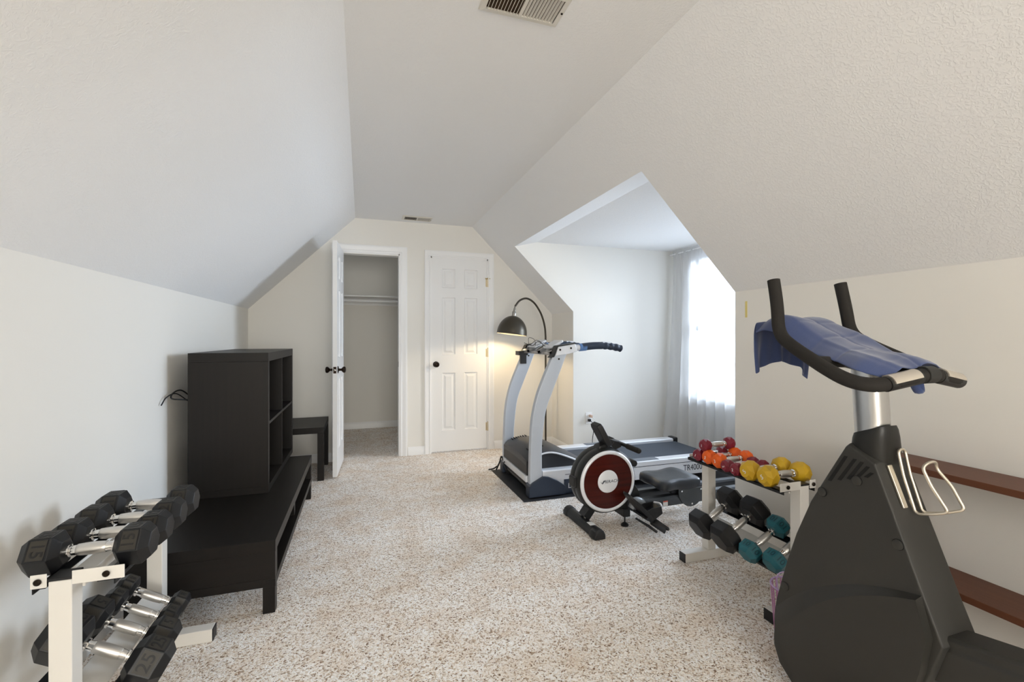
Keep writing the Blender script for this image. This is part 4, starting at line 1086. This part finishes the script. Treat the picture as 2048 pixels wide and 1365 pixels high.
    m = MB(); m.rings([[Vector((hx+a, .20+b, z)) for a, b in ((-.03, -.03), (.03, -.03), (.03, .03), (-.03, .03))] for z in (.06, .48)]); B(m, 'rear_leg', CHARS, t, bevel=.004)
    for y, a in ((1.02, .24), (.20, .26)):
        m = MB(); m.box((hx-a, y-.03, .0008), (hx+a, y+.03, .05)); B(m, 'stabilizer', CHARS, t, bevel=.012)
    # cranks and pedals
    for s in (-1, 1):
        x = hx+s*(.135)
        m = MB(); m.lathe([(.020, min(hx+s*.09, x)), (.020, max(hx+s*.09, x))], (0, .93, .175), axis='X', seg=18)
        m.slab([(x-.006, .93-.014, .175), (x-.006, .93+.014, .175), (x-.006, .93+.05, .065), (x-.006, .93+.026, .055)], (.012, 0, 0))
        B(m, 'crank_arm', BLKM, t, smooth=30)
bike()

# towel draped over the console
def towel():
    NU, NV = 40, 70; vs = []; fs = []
    cl = cr([(0, .838, 1.118), (0, .880, 1.137), (0, .95, 1.155), (0, 1.02, 1.182), (0, 1.10, 1.222), (0, 1.17, 1.262), (0, 1.225, 1.268), (0, 1.262, 1.235), (0, 1.275, 1.17), (0, 1.280, 1.09)], 10)
    lens = [0]
    for a, b in zip(cl, cl[1:]): lens.append(lens[-1]+(b-a).length)
    def at(s):
        s *= lens[-1]
        for i in range(len(cl)-1):
            if lens[i+1] >= s: k_ = (s-lens[i])/(lens[i+1]-lens[i]); return cl[i].lerp(cl[i+1], k_)
        return cl[-1]
    for j in range(NV+1):
        v = j/NV; c = at(v)
        wl = .165 - .045*max(0, 1-v/.12) if v < .12 else .165-.02*math.sin(min(1, (v-.12)/.6)*math.pi)
        if v > .72: wl = .150-.012*(v-.72)/.28
        for i in range(NU+1):
            u = i/NU*2-1
            x = 1.470+u*wl+(-.012 if v < .2 else 0)*(1-v/.2 if v < .2 else 0)
            # drop at both sides of the console, gentle folds across
            drop = .050*max(0, abs(u)-.62)/.38 * (1 if v < .72 else 0)
            drop *= (.35+.65*math.sin(min(1, v/.7)*math.pi*.5+.3))
            f = .0045*math.sin(v*16+u*2.5)+.003*math.sin(u*7+v*9)+.006*noise.noise(Vector((u*1.7, v*7, 3)))
            z = c.z-drop+f; y = c.y
            # stitched squares crease the cloth
            g1 = abs((v*6.5) % 1-.5); g2 = abs(((u+1)*1.5) % 1-.5)
            z -= .0035*(math.exp(-(g1/.05)**2)+math.exp(-(g2/.06)**2)) if v < .7 else 0
            if v > .74:
                q = (v-.74)/.26
                y += .014*math.sin(u*8)*q+.006*math.sin(u*17+1)*q
                z += q*(-.030*abs(u)**2 + .030*(1-abs(u))*.8 - (.02 if u > .55 else 0)*q)
            vs.append((x, y, z))
    for j in range(NV):
        for i in range(NU):
            a = j*(NU+1)+i; fs.append((a, a+1, a+NU+2, a+NU+1))
    o = MB().add(vs, fs).build('towel', TOWEL, smooth=180)
    sd = o.modifiers.new('thickness', 'SOLIDIFY'); sd.thickness = .0035; sd.offset = 1
    sb = o.modifiers.new('smooth', 'SUBSURF'); sb.levels = 1; sb.render_levels = 1
    tag(o, 'blue stitched towel draped over the exercise bike console', 'towel')
    # rolled corner hanging through behind the bar
    m = MB(); m.tube(cr([(1.480, .868, 1.080), (1.482, .862, 1.060), (1.488, .858, 1.046), (1.498, .862, 1.052), (1.502, .868, 1.075)], 5), .006, seg=8, flat=2.0)
    m.build('towel_corner', TOWEL, o, smooth=60)
towel()

# ------------------------------------------------------------------ slim shelf unit on the right wall
t = thing('wall_shelf_unit', 'reddish brown two tier wood shelf along the right wall behind the exercise bike', 'shelf', (0, 0, 0))
for z in (.748, .373):
    m = MB(); m.box((1.832, .05, z-.022), (2.0125, 1.23, z)); m.build('shelf_board', SHELFW, t, bevel=.0012)
for y in (1.2302, .028):
    m = MB(); m.box((1.832, y, .0005), (2.0125, y+.0215, .748)); m.build('end_panel', SHELFW, t, bevel=.0012)

# ------------------------------------------------------------------ basket of bands by the rack
def basket():
    cx, cy = 1.612, 1.362
    t = thing('wire_basket', 'small lilac basket partly hidden between the right rack and the exercise bike', 'basket', (cx, cy, 0))
    n = 28
    ringp = lambda r, z: [(r*math.cos(2*math.pi*i/n), r*math.sin(2*math.pi*i/n), z) for i in range(n)]
    m = MB(); m.tube(ringp(.072, .215), .0035, closed=True, seg=8); m.build('rim', PURP, t, smooth=60)
    m = MB(); m.tube(ringp(.056, .006), .0035, closed=True, seg=8); m.build('base_ring', PURP, t, smooth=60)
    m = MB()
    for i in range(20):
        a = 2*math.pi*i/20; m.tube([(.072*math.cos(a), .072*math.sin(a), .215), (.056*math.cos(a), .056*math.sin(a), .006)], .0022, seg=6)
    m.lathe([(0, .002), (.056, .002), (.056, .005), (0, .005)], seg=28, cap=False)
    m.build('basket_wires', PINKP, t, smooth=60)
    m = MB(); m.tube(rounded([(-.071, .0, .215), (-.078, .0, .285), (-.02, -.03, .290), (.071, .0, .215)], .04, 6), .0025, seg=8); m.build('handle', PURP, t, smooth=60)
    m = MB(); pts = [(.035*math.cos(a*1.0), .030*math.sin(a*1.0), .05+.018*a/1.6) for a in [i*.35 for i in range(40)]]
    m.tube(cr(pts, 2), .010, seg=8)
    o = m.build('resistance_band', INDIGO, None, smooth=60); o.location = (cx, cy, 0)
    tag(o, 'dark blue coiled resistance band inside the lilac basket', 'exercise band')
basket()
